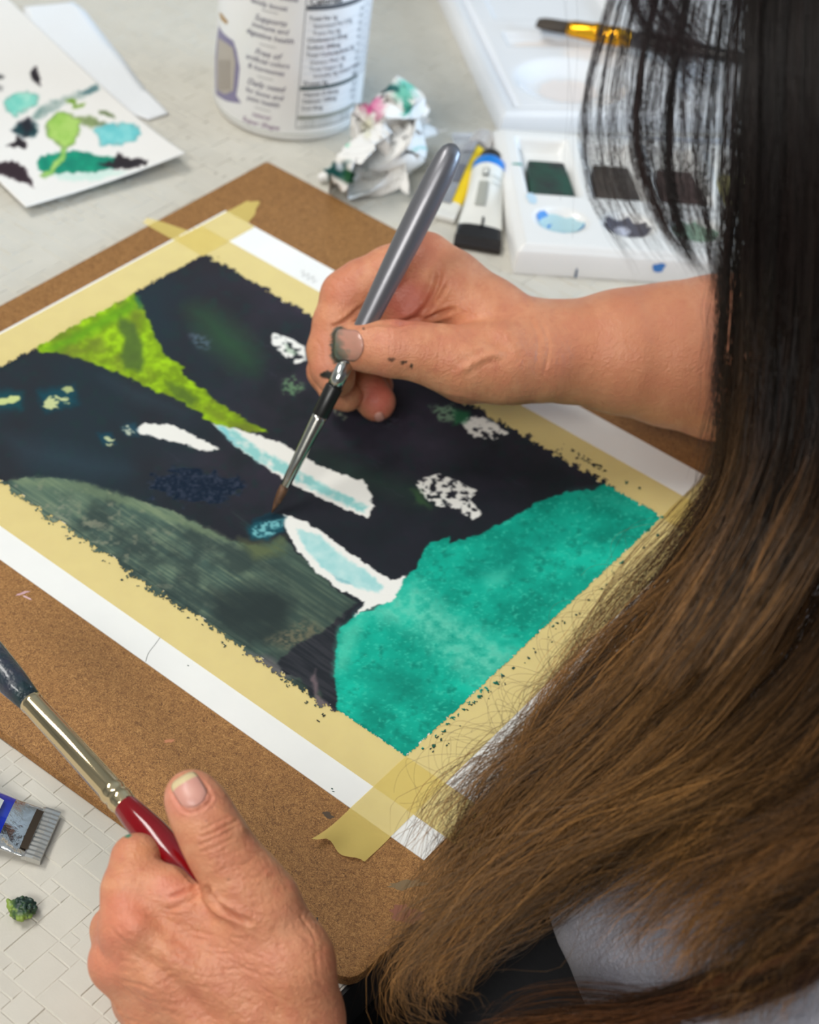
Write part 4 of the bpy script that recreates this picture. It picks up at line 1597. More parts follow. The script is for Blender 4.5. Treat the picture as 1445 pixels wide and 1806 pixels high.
# blue drips on the front wall
for (px, py, w_, h_, rgb) in ((1163, 470, .0045, .003, (60, 128, 206)), (1016, 484, .0008, .0045, (50, 84, 120)), (1012, 492, .0018, .0012, (60, 90, 130))):
    t = (np.array(pl(px, py, TZ + .006))[:2] - PF[:2]) @ eF[:2]
    zc = TZ + .012
    for _ in range(12):
        w0 = PF + eF * t
        q, dd = proj(np.array([w0[0], w0[1], zc]))
        zc += (q[1] - py) * dd / FPX / 0.73
        t += (px - q[0]) * dd / FPX / 0.88
    V = []
    rr = random.Random(int(px))
    for i in range(12):
        an = i / 12 * 6.283
        q = 1 + rr.uniform(-.35, .35)
        V.append(PF + eF * (t + w_ * math.cos(an) * q) - eL * .0003 + np.array([0, 0, zc - TZ + h_ * math.sin(an) * q]))
    child(mesh_obj('paint_drip', V, [list(range(12))], ink_mat(rgb)), pal)

# ------------------------------------------------------------------ large white mixing tray, its clear lid, flat brush
TF = pl(880, 236, TZ)
tl = pl(770, 0, TZ + .012) - pl(872, 222, TZ + .012)
tl[2] = 0
tl /= np.linalg.norm(tl)
tf = np.array([tl[1], -tl[0], 0])
TW, TD = 0.30, 0.24


def tray_z(u, v):
    e = min(u, TW - u, v, TD - v)
    z = TZ + .0035 + .0105 * (1 - sstep(.009, .014, e)) - .003 * (1 - sstep(0, .003, e))
    # troughs and the round dish
    z += .006 * sstep(.014, .018, e)
    z -= .006 * box_well(u, v, .030, .125, .100, .122, .005)
    q = math.hypot((u - .062) / .042, (v - .052) / .034)
    z -= .008 * (1 - sstep(.55, 1.0, q))
    q2 = math.hypot((u - .175) / .042, (v - .052) / .034)
    z -= .008 * (1 - sstep(.55, 1.0, q2))
    z -= .006 * box_well(u, v, .030, .125, .140, .200, .005)
    z -= .006 * box_well(u, v, .145, .270, .100, .200, .005)
    return z


tray = thing('mixing_tray', 'large white plastic mixing tray with troughs and a round dish', 'tray', tuple(TF))
tray_m = mat('tray_plastic', (230, 231, 233), 0.22, spec=0.5, coat=0.3)
child(heightfield('body', TF, tf, tl, TW, TD, tray_z, 200, 160, tray_m, TZ), tray)


def tray_wash(name, u, v, ru, rv, rgb, seed):
    r = random.Random(seed)
    k = 30
    W = []
    P = [(u, v)] + [(u + ru * q * math.cos(6.283 * i / k) * (1 + r.uniform(-.12, .12)), v + rv * q * math.sin(6.283 * i / k) * (1 + r.uniform(-.12, .12))) for q in (.5, 1) for i in range(k)]
    for (a, b) in P:
        p = TF + tf * a + tl * b
        W.append((p[0], p[1], tray_z(a, b) + .0003))
    F = [[0, 1 + i, 1 + (i + 1) % k] for i in range(k)] + [[1 + i, 1 + k + i, 1 + k + (i + 1) % k, 1 + (i + 1) % k] for i in range(k)]
    child(mesh_obj(name, W, F, ink_mat(rgb)), tray)


tray_wash('dried_wash', .062, .052, .020, .015, (226, 218, 214), 1)
tray_wash('dried_wash', .076, .111, .038, .008, (230, 222, 216), 2)

clear_m = mat('clear_plastic', (225, 228, 235), 0.12, trans=0.0, alpha=0.32)
LF = pl(797, 238, TZ + .002)
ld = pl(1280, 246, TZ + .002) - LF
ld /= np.linalg.norm(ld)
lb = np.array([ld[1], -ld[0], 0])
lid = thing('clear_lid', 'flat clear plastic lid lying in front of the mixing tray', 'lid', tuple(LF))
pts = [LF + lb * 0 + ld * 0, LF + ld * .19, LF + ld * .19 + lb * .026, LF + lb * .026]
bm = prism(round_poly(pts, .003, 4), TZ + .0002, TZ + .0012)
child(bm_obj('plate', bm, clear_m), lid)
pts = [LF, LF + ld * .19, LF + ld * .19 + lb * .0028, LF + lb * .0028]
bm = prism(round_poly(pts, .0008, 3), TZ + .0012, TZ + .004, .0006)
child(bm_obj('raised_rim', bm, mat('clear_rim', (226, 230, 238), 0.15, alpha=0.55)), lid)

# flat brush lying on the tray
hb0, hb1 = pl(948, 40, .011), pl(1190, 82, .018)
ax = (hb1 - hb0) / np.linalg.norm(hb1 - hb0)
fb = thing('flat_brush', 'flat brush with gold ferrule lying on the white mixing tray', 'paint brush', tuple(hb0))
V, F = lathe(hb0, hb1, [(0, .0062, .30), (.004, .0072, .42), (.012, .0070, .55), (.024, .0062, .7)], 24)
child(mesh_obj('bristles', V, F, mat('bristle_dark', (66, 56, 46), 0.6, bump=(900, 0.6, 0.001))), fb)
V, F = lathe(hb0, hb1, [(.022, .0066, .7), (.026, .0068, .8), (.040, .0068, .95), (.041, .0072), (.043, .0072), (.044, .0066), (.055, .0066), (.056, .0070), (.058, .0070), (.059, .0064), (.066, .0062)], 24)
child(mesh_obj('ferrule', V, F, mat('gold_ferrule', (224, 160, 36), 0.22, 1.0)), fb)
V, F = lathe(hb0, hb1, [(.065, .0060), (.080, .0066), (.100, .0060), (.150, .0042), (.185, .003), (.19, .001)], 20)
child(mesh_obj('handle', V, F, mat('black_lacquer', (24, 20, 22), 0.2, coat=0.5)), fb)
# ------------------------------------------------------------------ the two brushes in hand


def along(p0, p1, px, py):
    """metres from p0 along the axis whose image is nearest to a pixel"""
    e = p1 - p0
    L = np.linalg.norm(e)
    ts = np.linspace(-0.2, 1.2, 2801)
    q, d = proj(p0[None] + ts[:, None] * e[None])
    i = np.argmin((q[:, 0] - px) ** 2 + (q[:, 1] - py) ** 2)
    return ts[i] * L, d[i]


def pix_prof(p0, p1, rows):
    out = []
    for r in rows:
        t, d = along(p0, p1, r[0], r[1])
        out.append((t, r[2] * d / FPX) + tuple(r[3:]))
    return out


BR0 = pl(478, 907, PZ + 0.0006)
BR1 = dp(802, 256, 0.775)
b1 = thing('round_brush', 'round watercolour brush with silver grey handle in the right hand', 'paint brush', tuple(BR0))
silver_h = mat('silver_lacquer', (116, 116, 121), 0.36, 0.6, coat=0.15)
V, F = lathe(BR0, BR1, pix_prof(BR0, BR1, [(479, 904, .8), (483, 896, 3), (489, 884, 6.5), (497, 868, 8.5), (504, 855, 8.2)]), 24)
hair_o = mesh_obj('bristles', V, F, mat('sable_hair', (104, 70, 42), 0.5, noise=(400, (60, 38, 24), 0.8), bump=(1500, 0.5, 0.0006)))
child(hair_o, b1)
V, F = lathe(BR0, BR1, pix_prof(BR0, BR1, [(502, 858, 7.5), (503, 857, 8.6), (530, 806, 11), (562, 740, 13.5), (566, 733, 13.6)]), 32)
child(mesh_obj('ferrule', V, F, mat('nickel_ferrule', (186, 184, 176), 0.2, 1.0)), b1)
V, F = lathe(BR0, BR1, pix_prof(BR0, BR1, [(565, 734, 14.4), (566, 732, 15.2), (590, 684, 15.8), (592, 682, 15.0)]), 32)
child(mesh_obj('black_band', V, F, mat('black_band', (20, 20, 20), 0.35)), b1)
V, F = lathe(BR0, BR1, pix_prof(BR0, BR1, [(590, 684, 13.6), (598, 668, 14.0), (614, 636, 14.9)]), 32)
child(mesh_obj('silver_collar', V, F, mat('silver_collar', (190, 192, 188), 0.2, 1.0)), b1)
V, F = lathe(BR0, BR1, pix_prof(BR0, BR1, [(613, 638, 15.2), (630, 602, 17), (660, 542, 20), (690, 482, 22.5), (720, 421, 24.5), (750, 360, 25.5), (775, 310, 25), (790, 279, 22.5), (797, 265, 18.5), (801, 258, 12), (803, 254, 3)]), 40)
child(mesh_obj('handle', V, F, silver_h), b1)

# big red brush in the other hand
B20, B21 = dp(-90, 1080, 0.632), dp(362, 1575, 0.556)
b2 = thing('wash_brush', 'large brush with red handle and gold ferrule in the left hand', 'paint brush', tuple(B20))
V, F = lathe(B20, B21, pix_prof(B20, B21, [(-92, 1078, 2), (-84, 1087, 14), (-60, 1113, 27), (-20, 1155, 32), (20, 1199, 28), (57, 1239, 20.5)]), 36)
child(mesh_obj('bristles', V, F, mat('wet_bristles', (30, 52, 56), 0.25, noise=(120, (44, 44, 62), 1.0), bump=(500, 0.5, 0.0015), coat=0.5)), b2)
gold_m = mat('gilt_ferrule', (222, 200, 160), 0.10, 1.0)
V, F = lathe(B20, B21, pix_prof(B20, B21, [(54, 1236, 19.0), (55, 1237, 21.4), (59, 1241, 21.4), (61, 1243, 20.2), (120, 1307, 21.6), (196, 1390, 23.4), (198, 1392, 24.4), (203, 1397, 24.4), (205, 1399, 22.8), (209, 1404, 22.8), (211, 1406, 24.4), (216, 1412, 24.4), (218, 1414, 23), (222, 1418, 23), (224, 1420, 22)]), 48)
child(mesh_obj('ferrule', V, F, gold_m), b2)
V, F = lathe(B20, B21, pix_prof(B20, B21, [(222, 1418, 21.5), (224, 1420, 22.8), (245, 1444, 27), (270, 1471, 31), (292, 1496, 31.5), (315, 1521, 27), (340, 1549, 21), (362, 1574, 16), (395, 1612, 12), (420, 1640, 10)]), 40)
child(mesh_obj('handle', V, F, mat('red_lacquer', (122, 0, 12), 0.16, spec=0.35, coat=0.5)), b2)
# ------------------------------------------------------------------ hands and forearms
from mathutils.bvhtree import BVHTree


def J(px, py, d, r):
    return dp(px, py, d), r * d / FPX


def limb(S, pts, k):
    P = [J(*p) for p in pts]
    S.chain([p[0] for p in P], [p[1] for p in P], k)


def vert_normals(V, Q):
    n = np.cross(V[Q[:, 2]] - V[Q[:, 0]], V[Q[:, 3]] - V[Q[:, 1]])
    N = np.zeros_like(V)
    for i in range(4):
        for c in range(3):
            N[:, c] += np.bincount(Q[:, i], n[:, c], len(V))
    return N / np.maximum(np.linalg.norm(N, axis=1), 1e-12)[:, None]


class Skin:
    """surface of a hand, with helpers that work where the eye meets it"""

    def __init__(self, V, Q):
        self.V, self.Q = V.copy(), Q
        self.N = vert_normals(V, Q)
        self.px, self.dep = proj(V)
        self.bvh = BVHTree.FromPolygons(V.tolist(), Q.tolist())
        self.front = (self.N @ -RC.T @ np.array([0, 0, 1.0])) if False else -((self.V - CAMP) * self.N).sum(1) / np.linalg.norm(self.V - CAMP, axis=1)

    def hit(self, px, py, lift=0.0):
        d = Vector(ray(px, py))
        d.normalize()
        h = self.bvh.ray_cast(Vector(CAMP), d)
        if h[0] is None:
            return None
        return np.array(h[0]) - np.array(d) * lift

    def dist(self, line, reach):
        """pixel distance to a drawn line for the vertices near it and on the seen side"""
        P = spline(line, 20)
        lo, hi = P.min(0) - reach, P.max(0) + reach
        sel = np.where((self.px[:, 0] > lo[0]) & (self.px[:, 0] < hi[0]) & (self.px[:, 1] > lo[1]) & (self.px[:, 1] < hi[1]) & (self.front > 0.02))[0]
        ds = [depth_of(h) for h in (self.hit(*P[i][:2]) for i in (0, 5, 10, 15, 19)) if h is not None]
        if ds:
            sel = sel[(self.dep[sel] < max(ds) + 0.010) & (self.dep[sel] > min(ds) - 0.010)]
        X = self.px[sel]
        d = np.full(len(sel), 1e9)
        w = np.zeros(len(sel))
        for i in range(len(P) - 1):
            a, b = P[i], P[i + 1]
            e = b - a
            q = X - a
            t = np.clip((q @ e) / max(e @ e, 1e-9), 0, 1)
            dd = np.hypot(*(q - t[:, None] * e).T)
            s = dd < d
            d[s] = dd[s]
            w[s] = (i + t[s]) / (len(P) - 1)
        soft = np.clip(self.front[sel] / 0.35, 0, 1)
        return sel, d, w, soft

    def crease(self, line, width, depth, lip=0.3):
        sel, d, w, soft = self.dist(line, width * 4.5)
        if len(sel) == 0:
            return
        taper = np.clip(np.minimum(w, 1 - w) * 5 + 0.25, 0, 1) if width < 20 else 1.0
        g = np.exp(-(d / width) ** 2) - lip * np.exp(-((d - 2.1 * width) / width) ** 2)
        self.V[sel] -= self.N[sel] * (g * depth * taper * soft)[:, None]

    def finish(self):
        self.N = vert_normals(self.V, self.Q)


def skin_tint(S, dabs, seed):
    V = S.V
    x, y = S.px[:, 0], S.px[:, 1]
    n = fbm(x / 26, y / 26, 4, seed)
    n2 = fbm(x / 7, y / 7, 3, seed + 3)
    base = np.array([206, 138, 102.0])
    C = np.tile(base, (len(V), 1))

    def mixin(a, rgb):
        C[:] = C * (1 - a[:, None]) + np.array(rgb, float) * a[:, None]
    mixin(np.clip((n - 0.45) * 2.2, 0, 0.5), (198, 122, 94))
    mixin(np.clip((0.45 - n) * 2.2, 0, 0.4), (220, 158, 122))
    mixin(np.clip((n2 - 0.60) * 3, 0, 0.3), (188, 112, 86))
    for (cx, cy, rx, ry, rgb, op, rag, dmax) in dabs:
        q = np.hypot((x - cx) / rx, (y - cy) / ry) + (n2 - 0.5) * rag
        a = np.clip((1 - q) * (1.6 if rag < 0.8 else 5), 0, 1) * op
        if dmax is not None:
            h = S.hit(cx, cy)
            dd = depth_of(h) if h is not None else 0
            a = a * (S.dep < dd + dmax)
        mixin(a, rgb)
    return s2l_np(C)


def nail(name, S, axis_px, width_px, material, parent, tip_mat=None, tip_part=0.2, lift=0.0005, nu=14, nv=12):
    """nail plate laid on the skin; axis_px = ((base), (free edge)) in the picture"""
    (bx, by), (tx, ty) = axis_px
    e = np.array([tx - bx, ty - by], float)
    L = np.hypot(*e)
    e /= L
    s = np.array([-e[1], e[0]])
    V, ok = [], True
    for i in range(nu + 1):
        u = i / nu
        wid = width_px * (1 - 0.22 * max(0, 1 - u * 4) ** 2 - 0.10 * max(0, u * 4 - 3) ** 2)
        for j in range(nv + 1):
            v = j / nv * 2 - 1
            uu = u + 0.16 * (1 - u) ** 2 * (v * v - 0.3) - 0.10 * u ** 2 * v ** 4
            p = np.array([bx, by]) + e * L * uu + s * v * wid / 2
            rim = min(1, 4 * min(1 - abs(v), u + 0.02, 1.0))
            h = S.hit(p[0], p[1], lift * rim - 0.0002 * (1 - rim))
            if h is None:
                h = V[-1] if V else dp(p[0], p[1], 0.55)
            V.append(h)
    V = np.array(V)
    w = nv + 1
    G = V.reshape(nu + 1, w, 3)
    for _ in range(2):
        G[1:-1, 1:-1] = 0.5 * G[1:-1, 1:-1] + 0.125 * (G[:-2, 1:-1] + G[2:, 1:-1] + G[1:-1, :-2] + G[1:-1, 2:])
    V = G.reshape(-1, 3)
    F = [[i * w + j, (i + 1) * w + j, (i + 1) * w + j + 1, i * w + j + 1] for i in range(nu) for j in range(nv)]
    o = mesh_obj(name, V, F, [material] + ([tip_mat] if tip_mat else []), parent)
    if tip_mat:
        for p in o.data.polygons:
            if (p.index // nv) / nu >= 1 - tip_part:
                p.material_index = 1
    so = o.modifiers.new('thickness', 'SOLIDIFY')
    so.thickness = 0.0005
    so.offset = -1
    return o


def skin_material():
    M = attr_mat('skin', rough=0.46, spec=0.42, sub=(0.12, (1.0, 0.35, 0.2), 0.004))
    nt = M.node_tree
    L = nt.links
    b = nt.nodes['Principled BSDF']
    tc = nt.nodes.new('ShaderNodeTexCoord')
    v = nt.nodes.new('ShaderNodeTexVoronoi')
    v.inputs['Scale'].default_value = 900
    L.new(tc.outputs['Object'], v.inputs['Vector'])
    n = nt.nodes.new('ShaderNodeTexNoise')
    n.inputs['Scale'].default_value = 180
    n.inputs['Detail'].default_value = 6
    n.inputs['Distortion'].default_value = 1.5
    L.new(tc.outputs['Object'], n.inputs['Vector'])
    mx = nt.nodes.new('ShaderNodeMath')
    mx.operation = 'MULTIPLY_ADD'
    mx.inputs[1].default_value = 0.35
    L.new(v.outputs['Distance'], mx.inputs[0])
    L.new(n.outputs['Fac'], mx.inputs[2])
    bp = nt.nodes.new('ShaderNodeBump')
    bp.inputs['Strength'].default_value = 0.55
    bp.inputs['Distance'].default_value = 0.0009
    L.new(mx.outputs[0], bp.inputs['Height'])
    L.new(bp.outputs[0], b.inputs['Normal'])
    return M


skin_m = skin_material()


def bounds(pts, m):
    P = np.array([dp(*p[:3]) for p in pts])
    return P.min(0) - m, P.max(0) + m


# ---- right hand: pinch grip, seen from the thumb side
def right_hand():
    ext = [(541, 400, .80), (1480, 400, .80), (541, 760, .80), (1480, 820, .80), (541, 560, .91), (1480, 640, .93), (700, 700, .75), (1480, 640, .78)]
    lo, hi = bounds(ext, 0.012)
    S = Soft(lo, hi, 0.00098)
    # forearm and wrist (a little flattened by laying two rods side by side)
    limb(S, [(940, 622, .808, 78), (1000, 626, .812, 84), (1100, 625, .818, 106), (1190, 627, .826, 127), (1280, 632, .835, 146), (1400, 640, .85, 165), (1560, 655, .87, 172)], .004)
    limb(S, [(900, 600, .822, 74), (960, 612, .826, 76), (1100, 615, .832, 98), (1280, 622, .850, 135)], .008)
    # palm bones
    limb(S, [(930, 610, .812, 74), (860, 560, .812, 68), (795, 505, .812, 60), (748, 466, .814, 56)], .006)
    limb(S, [(930, 615, .826, 74), (840, 560, .832, 66), (735, 482, .836, 56)], .008)
    limb(S, [(930, 625, .84, 70), (830, 580, .852, 62), (722, 520, .858, 52)], .008)
    limb(S, [(930, 640, .85, 66), (840, 610, .866, 58), (735, 565, .876, 46)], .008)
    # ball of the thumb
    limb(S, [(945, 640, .800, 70), (880, 640, .794, 68), (820, 640, .790, 60), (772, 628, .788, 54)], .007)
    limb(S, [(900, 668, .812, 44), (820, 668, .806, 36), (770, 650, .80, 34)], .008)
    # thumb
    T = [(772, 628, .788, 53), (735, 620, .786, 49), (692, 615, .785, 48.5), (655, 611, .787, 43), (628, 609, .790, 39)]
    limb(S, T, .004)
    limb(S, [(650, 594, .789, 25), (612, 592, .790, 22)], .003)
    limb(S, [(650, 628, .789, 26), (612, 626, .790, 22)], .003)
    # index
    limb(S, [(748, 466, .814, 55), (690, 484, .814, 50), (640, 505, .815, 47), (612, 522, .816, 46)], .003)
    limb(S, [(612, 522, .816, 45), (594, 570, .815, 41), (583, 618, .814, 41)], .003)
    limb(S, [(583, 618, .814, 40), (586, 648, .812, 38), (594, 667, .811, 33)], .003)
    # fold of flesh behind the brush, between index and thumb
    limb(S, [(760, 520, .812, 50), (720, 545, .812, 42), (690, 560, .815, 34)], .006)
    # middle finger under the brush
    limb(S, [(735, 482, .836, 52), (600, 570, .842, 42), (578, 655, .838, 36), (596, 690, .835, 31), (612, 700, .834, 27)], .002)
    # ring finger, tip towards the palm
    limb(S, [(722, 520, .858, 50), (610, 600, .864, 40), (624, 660, .853, 37), (648, 688, .846, 36), (664, 709, .843, 34.5)], .002)
    # little finger
    limb(S, [(735, 565, .872, 44), (640, 612, .872, 34), (650, 660, .862, 29), (668, 680, .858, 26)], .002)
    V, Q = S.mesh()
    V = relax(V, Q, 2, 0.5)
    K = Skin(V, Q)
    # thumb joint lines
    for x0 in (676, 686, 698, 706):
        K.crease([(x0, 572), (x0 + 3, 595), (x0 + 1, 625)], 2.2, .00025)
    # web folds
    K.crease([(700, 572), (732, 560), (756, 535), (772, 500), (776, 470)], 5, .0016, .6)
    K.crease([(726, 566), (768, 556), (800, 545)], 4, .0016, .6)
    K.crease([(740, 560), (772, 530), (790, 500)], 3.5, .0011, .5)
    K.crease([(688, 574), (720, 570), (760, 566)], 4, .0012)
    # wrist lines and tendons
    K.crease([(936, 560), (950, 600), (946, 650)], 3, .0004)
    K.crease([(958, 570), (968, 610), (960, 660)], 3, .0004)
    K.crease([(820, 592), (870, 600), (905, 630)], 12, .0012, .4)
    K.crease([(812, 655), (850, 632), (890, 622)], 6, -.0008, .4)
    K.crease([(640, 575), (668, 570), (700, 572)], 4, .0006)
    # index bend
    K.crease([(585, 576), (606, 568), (640, 540)], 3.5, .0012, .5)
    K.crease([(556, 600), (566, 612), (566, 640)], 3, .0004)
    for x0, y0 in ((590, 486), (600, 490), (580, 500)):
        K.crease([(x0 - 10, y0 + 6), (x0, y0 + 4), (x0 + 8, y0 + 12)], 2, .0003)
    # where the thumb rides over the palm
    K.crease([(702, 668), (760, 694), (830, 708)], 3, .0006)
    r = random.Random(4)
    for _ in range(46):
        x0, y0 = r.uniform(760, 1010), r.uniform(520, 690)
        L = r.uniform(10, 30)
        a = r.uniform(1.0, 1.9)
        K.crease([(x0, y0), (x0 + L * .5 * math.cos(a) + 2, y0 + L * .5 * math.sin(a)), (x0 + L * math.cos(a), y0 + L * math.sin(a))], 2.2, .00016)
    K.finish()
    dabs = [(735, 440, 60, 45, (196, 112, 86), .6, .5, None), (600, 510, 45, 40, (200, 120, 94), .5, .5, None), (690, 612, 60, 40, (214, 146, 118), .5, .4, None),
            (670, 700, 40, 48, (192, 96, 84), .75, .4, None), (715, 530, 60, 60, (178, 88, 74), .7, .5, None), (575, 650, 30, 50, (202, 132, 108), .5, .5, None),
            (1150, 620, 260, 150, (200, 132, 98), .55, .4, None),
            (592, 612, 9, 34, (40, 52, 42), .95, 1.2, .02), (600, 580, 14, 6, (54, 60, 54), .8, 1.6, .02), (580, 662, 14, 7, (24, 28, 22), .95, 1.4, .02), (596, 655, 10, 6, (30, 34, 26), .95, 1.2, .02), (571, 660, 5, 5, (24, 28, 22), .9, 1.4, .02),
            (690, 634, 6, 3, (100, 66, 50), .9, 1.8, .02), (712, 640, 6, 4, (60, 40, 30), .9, 1.9, .02), (726, 646, 3, 6, (50, 36, 28), .9, 1.6, .02), (641, 580, 2.5, 2.5, (60, 46, 40), .9, .8, .02)]
    return K, skin_tint(K, dabs, 81)


def left_hand():
    ext = [(150, 1345, .53), (640, 1345, .53), (150, 2040, .52), (660, 2040, .52), (150, 1345, .61), (640, 1345, .60), (150, 2040, .60), (660, 2040, .60)]
    lo, hi = bounds(ext, 0.006)
    S = Soft(lo, hi, 0.0008)
    # wrist and forearm, leaving the picture at the bottom
    limb(S, [(440, 1850, .566, 122), (480, 1930, .561, 116), (545, 2060, .550, 128), (640, 2230, .535, 150)], .008)
    limb(S, [(400, 1860, .572, 100), (450, 1950, .568, 98), (545, 2080, .556, 118)], .008)
    # bones of the back of the hand
    limb(S, [(232, 1634, .552, 55), (300, 1700, .553, 58), (430, 1850, .560, 82)], .008)
    limb(S, [(214, 1697, .560, 56), (290, 1770, .562, 60), (400, 1890, .568, 82)], .008)
    limb(S, [(252, 1762, .570, 50), (320, 1830, .569, 56), (400, 1930, .568, 76)], .008)
    limb(S, [(304, 1800, .578, 44), (360, 1870, .575, 52), (420, 1950, .572, 70)], .008)
    # thumb ray
    limb(S, [(455, 1596, .550, 70), (505, 1700, .553, 76), (515, 1800, .560, 84), (500, 1900, .570, 92)], .009)
    limb(S, [(300, 1640, .560, 52), (400, 1680, .558, 74), (440, 1780, .562, 90)], .012)
    # thumb
    limb(S, [(455, 1596, .550, 70), (425, 1552, .548, 62), (390, 1500, .546, 57)], .005)
    limb(S, [(390, 1500, .546, 56), (369, 1462, .545, 53.5), (350, 1425, .545, 50), (337, 1404, .546, 46.5)], .004)
    # index
    limb(S, [(232, 1634, .552, 54), (232, 1570, .556, 50), (240, 1515, .562, 42)], .004)
    limb(S, [(240, 1515, .562, 41), (285, 1500, .580, 36), (330, 1520, .590, 33), (370, 1550, .592, 29)], .003)
    # web of flesh closing over the handle
    limb(S, [(252, 1560, .556, 44), (292, 1574, .5535, 44), (330, 1604, .5515, 40), (380, 1640, .551, 46)], .004)
    # middle, ring, little
    limb(S, [(214, 1697, .560, 54), (204, 1640, .580, 42), (250, 1580, .598, 36), (310, 1570, .602, 32), (350, 1600, .598, 28)], .003)
    limb(S, [(252, 1762, .570, 48), (210, 1700, .594, 40), (250, 1640, .604, 34), (310, 1630, .604, 30), (350, 1660, .600, 27)], .003)
    limb(S, [(304, 1800, .578, 42), (262, 1750, .594, 34), (290, 1700, .601, 29), (340, 1690, .602, 26)], .003)
    V, Q = S.mesh()
    V = relax(V, Q, 2, 0.5)
    K = Skin(V, Q)
    # knuckle rises
    for (x0, y0, w, h) in ((224, 1622, 34, .0016), (196, 1690, 30, .0012)):
        K.crease([(x0 - 6, y0 - 4), (x0, y0), (x0 + 6, y0 + 4)], w, -h * .8, 0)
    # valley between thumb and web
    K.crease([(366, 1566), (378, 1590), (400, 1606), (440, 1626)], 4.5, .0022, .5)
    K.crease([(276, 1512), (306, 1522), (332, 1546), (345, 1566)], 3.0, .0006)
    K.crease([(352, 1564), (320, 1574), (300, 1582)], 3.5, .0012, .5)
    K.crease([(360, 1572), (330, 1592), (292, 1606)], 4, .0007)
    # thumb joint lines
    for (a, b, c, w, d) in (((352, 1478), (378, 1468), (418, 1447), 2.4, .0007), ((345, 1492), (375, 1480), (414, 1460), 2.2, .0006), ((352, 1504), (380, 1494), (415, 1476), 2, .0004), ((356, 1464), (372, 1456), (400, 1442), 1.8, .0004),
                            ((370, 1520), (400, 1508), (430, 1500), 2, .0003), ((380, 1540), (412, 1526), (450, 1522), 2, .0003), ((388, 1560), (420, 1548), (466, 1546), 2, .0003)):
        K.crease([a, b, c], w, d)
    # rim of flesh round the nail
    K.crease([(303, 1394), (312, 1414), (328, 1432), (352, 1428), (373, 1408), (362, 1384)], 2.4, .0007, .6)
    K.crease([(372, 1420), (420, 1452), (428, 1470)], 8, -.0006, 0)
    # tendons and wrinkles of the back
    K.crease([(250, 1640), (330, 1710), (430, 1800)], 26, -.0012, .7)
    K.crease([(225, 1720), (300, 1780), (380, 1850)], 24, -.0010, .7)
    K.crease([(245, 1680), (310, 1740), (390, 1820)], 14, .0012, 0)
    r = random.Random(11)
    for _ in range(260):
        x0, y0 = r.uniform(190, 560), r.uniform(1590, 1806)
        L = r.uniform(16, 60)
        a = r.gauss(0.35, 0.30) if x0 < 430 else r.gauss(1.0, 0.35)
        b_ = r.uniform(-5, 5)
        K.crease([(x0, y0), (x0 + L * .5 * math.cos(a) - b_ * math.sin(a), y0 + L * .5 * math.sin(a) + b_ * math.cos(a)), (x0 + L * math.cos(a), y0 + L * math.sin(a))], r.uniform(1.5, 2.4), r.uniform(.00012, .00034))
    for _ in range(40):
        x0, y0 = r.uniform(380, 500), r.uniform(1490, 1620)
        L = r.uniform(14, 40)
        a = r.gauss(-0.45, 0.2)
        K.crease([(x0, y0), (x0 + L * .5 * math.cos(a), y0 + L * .5 * math.sin(a) - 2), (x0 + L * math.cos(a), y0 + L * math.sin(a))], 1.8, .00018)
    K.finish()
    dabs = [(222, 1618, 60, 60, (212, 122, 98), .5, .5, None), (190, 1690, 52, 56, (208, 122, 98), .45, .5, None), (330, 1404, 60, 50, (216, 140, 124), .6, .4, None), (300, 1570, 50, 34, (220, 142, 120), .6, .4, None),
            (430, 1700, 90, 70, (208, 136, 108), .5, .5, None), (520, 1640, 50, 70, (220, 154, 120), .5, .5, None), (300, 1760, 120, 40, (202, 128, 100), .4, .7, None),
            (226, 1473, 8, 5, (20, 130, 104), .95, .6, .03), (342, 1357, 16, 3.5, (40, 40, 40), .8, .6, .03), (365, 1447, 3, 3, (120, 70, 54), .8, .6, .02), (404, 1552, 3, 2, (120, 76, 60), .8, .6, .02),
            (250, 1500, 40, 20, (206, 140, 96), .5, .6, None)]
    for _ in range(40):
        dabs.append((r.uniform(200, 580), r.uniform(1600, 1806), r.uniform(4, 12), r.uniform(3, 9), (186, 112, 84), r.uniform(.15, .4), .8, None))
    return K, skin_tint(K, dabs, 91)


KR, tintR = right_hand()
KL, tintL = left_hand()

# ------------------------------------------------------------------ the painter: trunk, head and upper arms
person = thing('person', 'painter with long dark brown hair and bare forearms, bent over the board', 'person', (0.10, 0.45, -0.75))
HEAD = np.array([-0.115, 0.545, 0.400])
look = np.array([-0.70, -0.05, -0.71])
look /= np.linalg.norm(look)
hup = np.array([-0.70, 0.0, 0.71])
hup -= look * (hup @ look)
hup /= np.linalg.norm(hup)
hside = np.cross(look, hup)


def hp(f, u, s):
    return HEAD + look * f + hup * u + hside * s


TSH = np.array([-0.075, -0.03, 0.0])
SHL, SHR = np.array([0.100, 0.385, 0.105]) + TSH, np.array([0.055, 0.700, 0.175]) + TSH
ELR = np.array([-0.055, 0.800, 0.035])
ELL = np.array([0.055, 0.225, -0.030])
wrL = dp(500, 1960, .558)
faR = dp(1400, 640, .85)
NECK = np.array([-0.045, 0.520, 0.285])


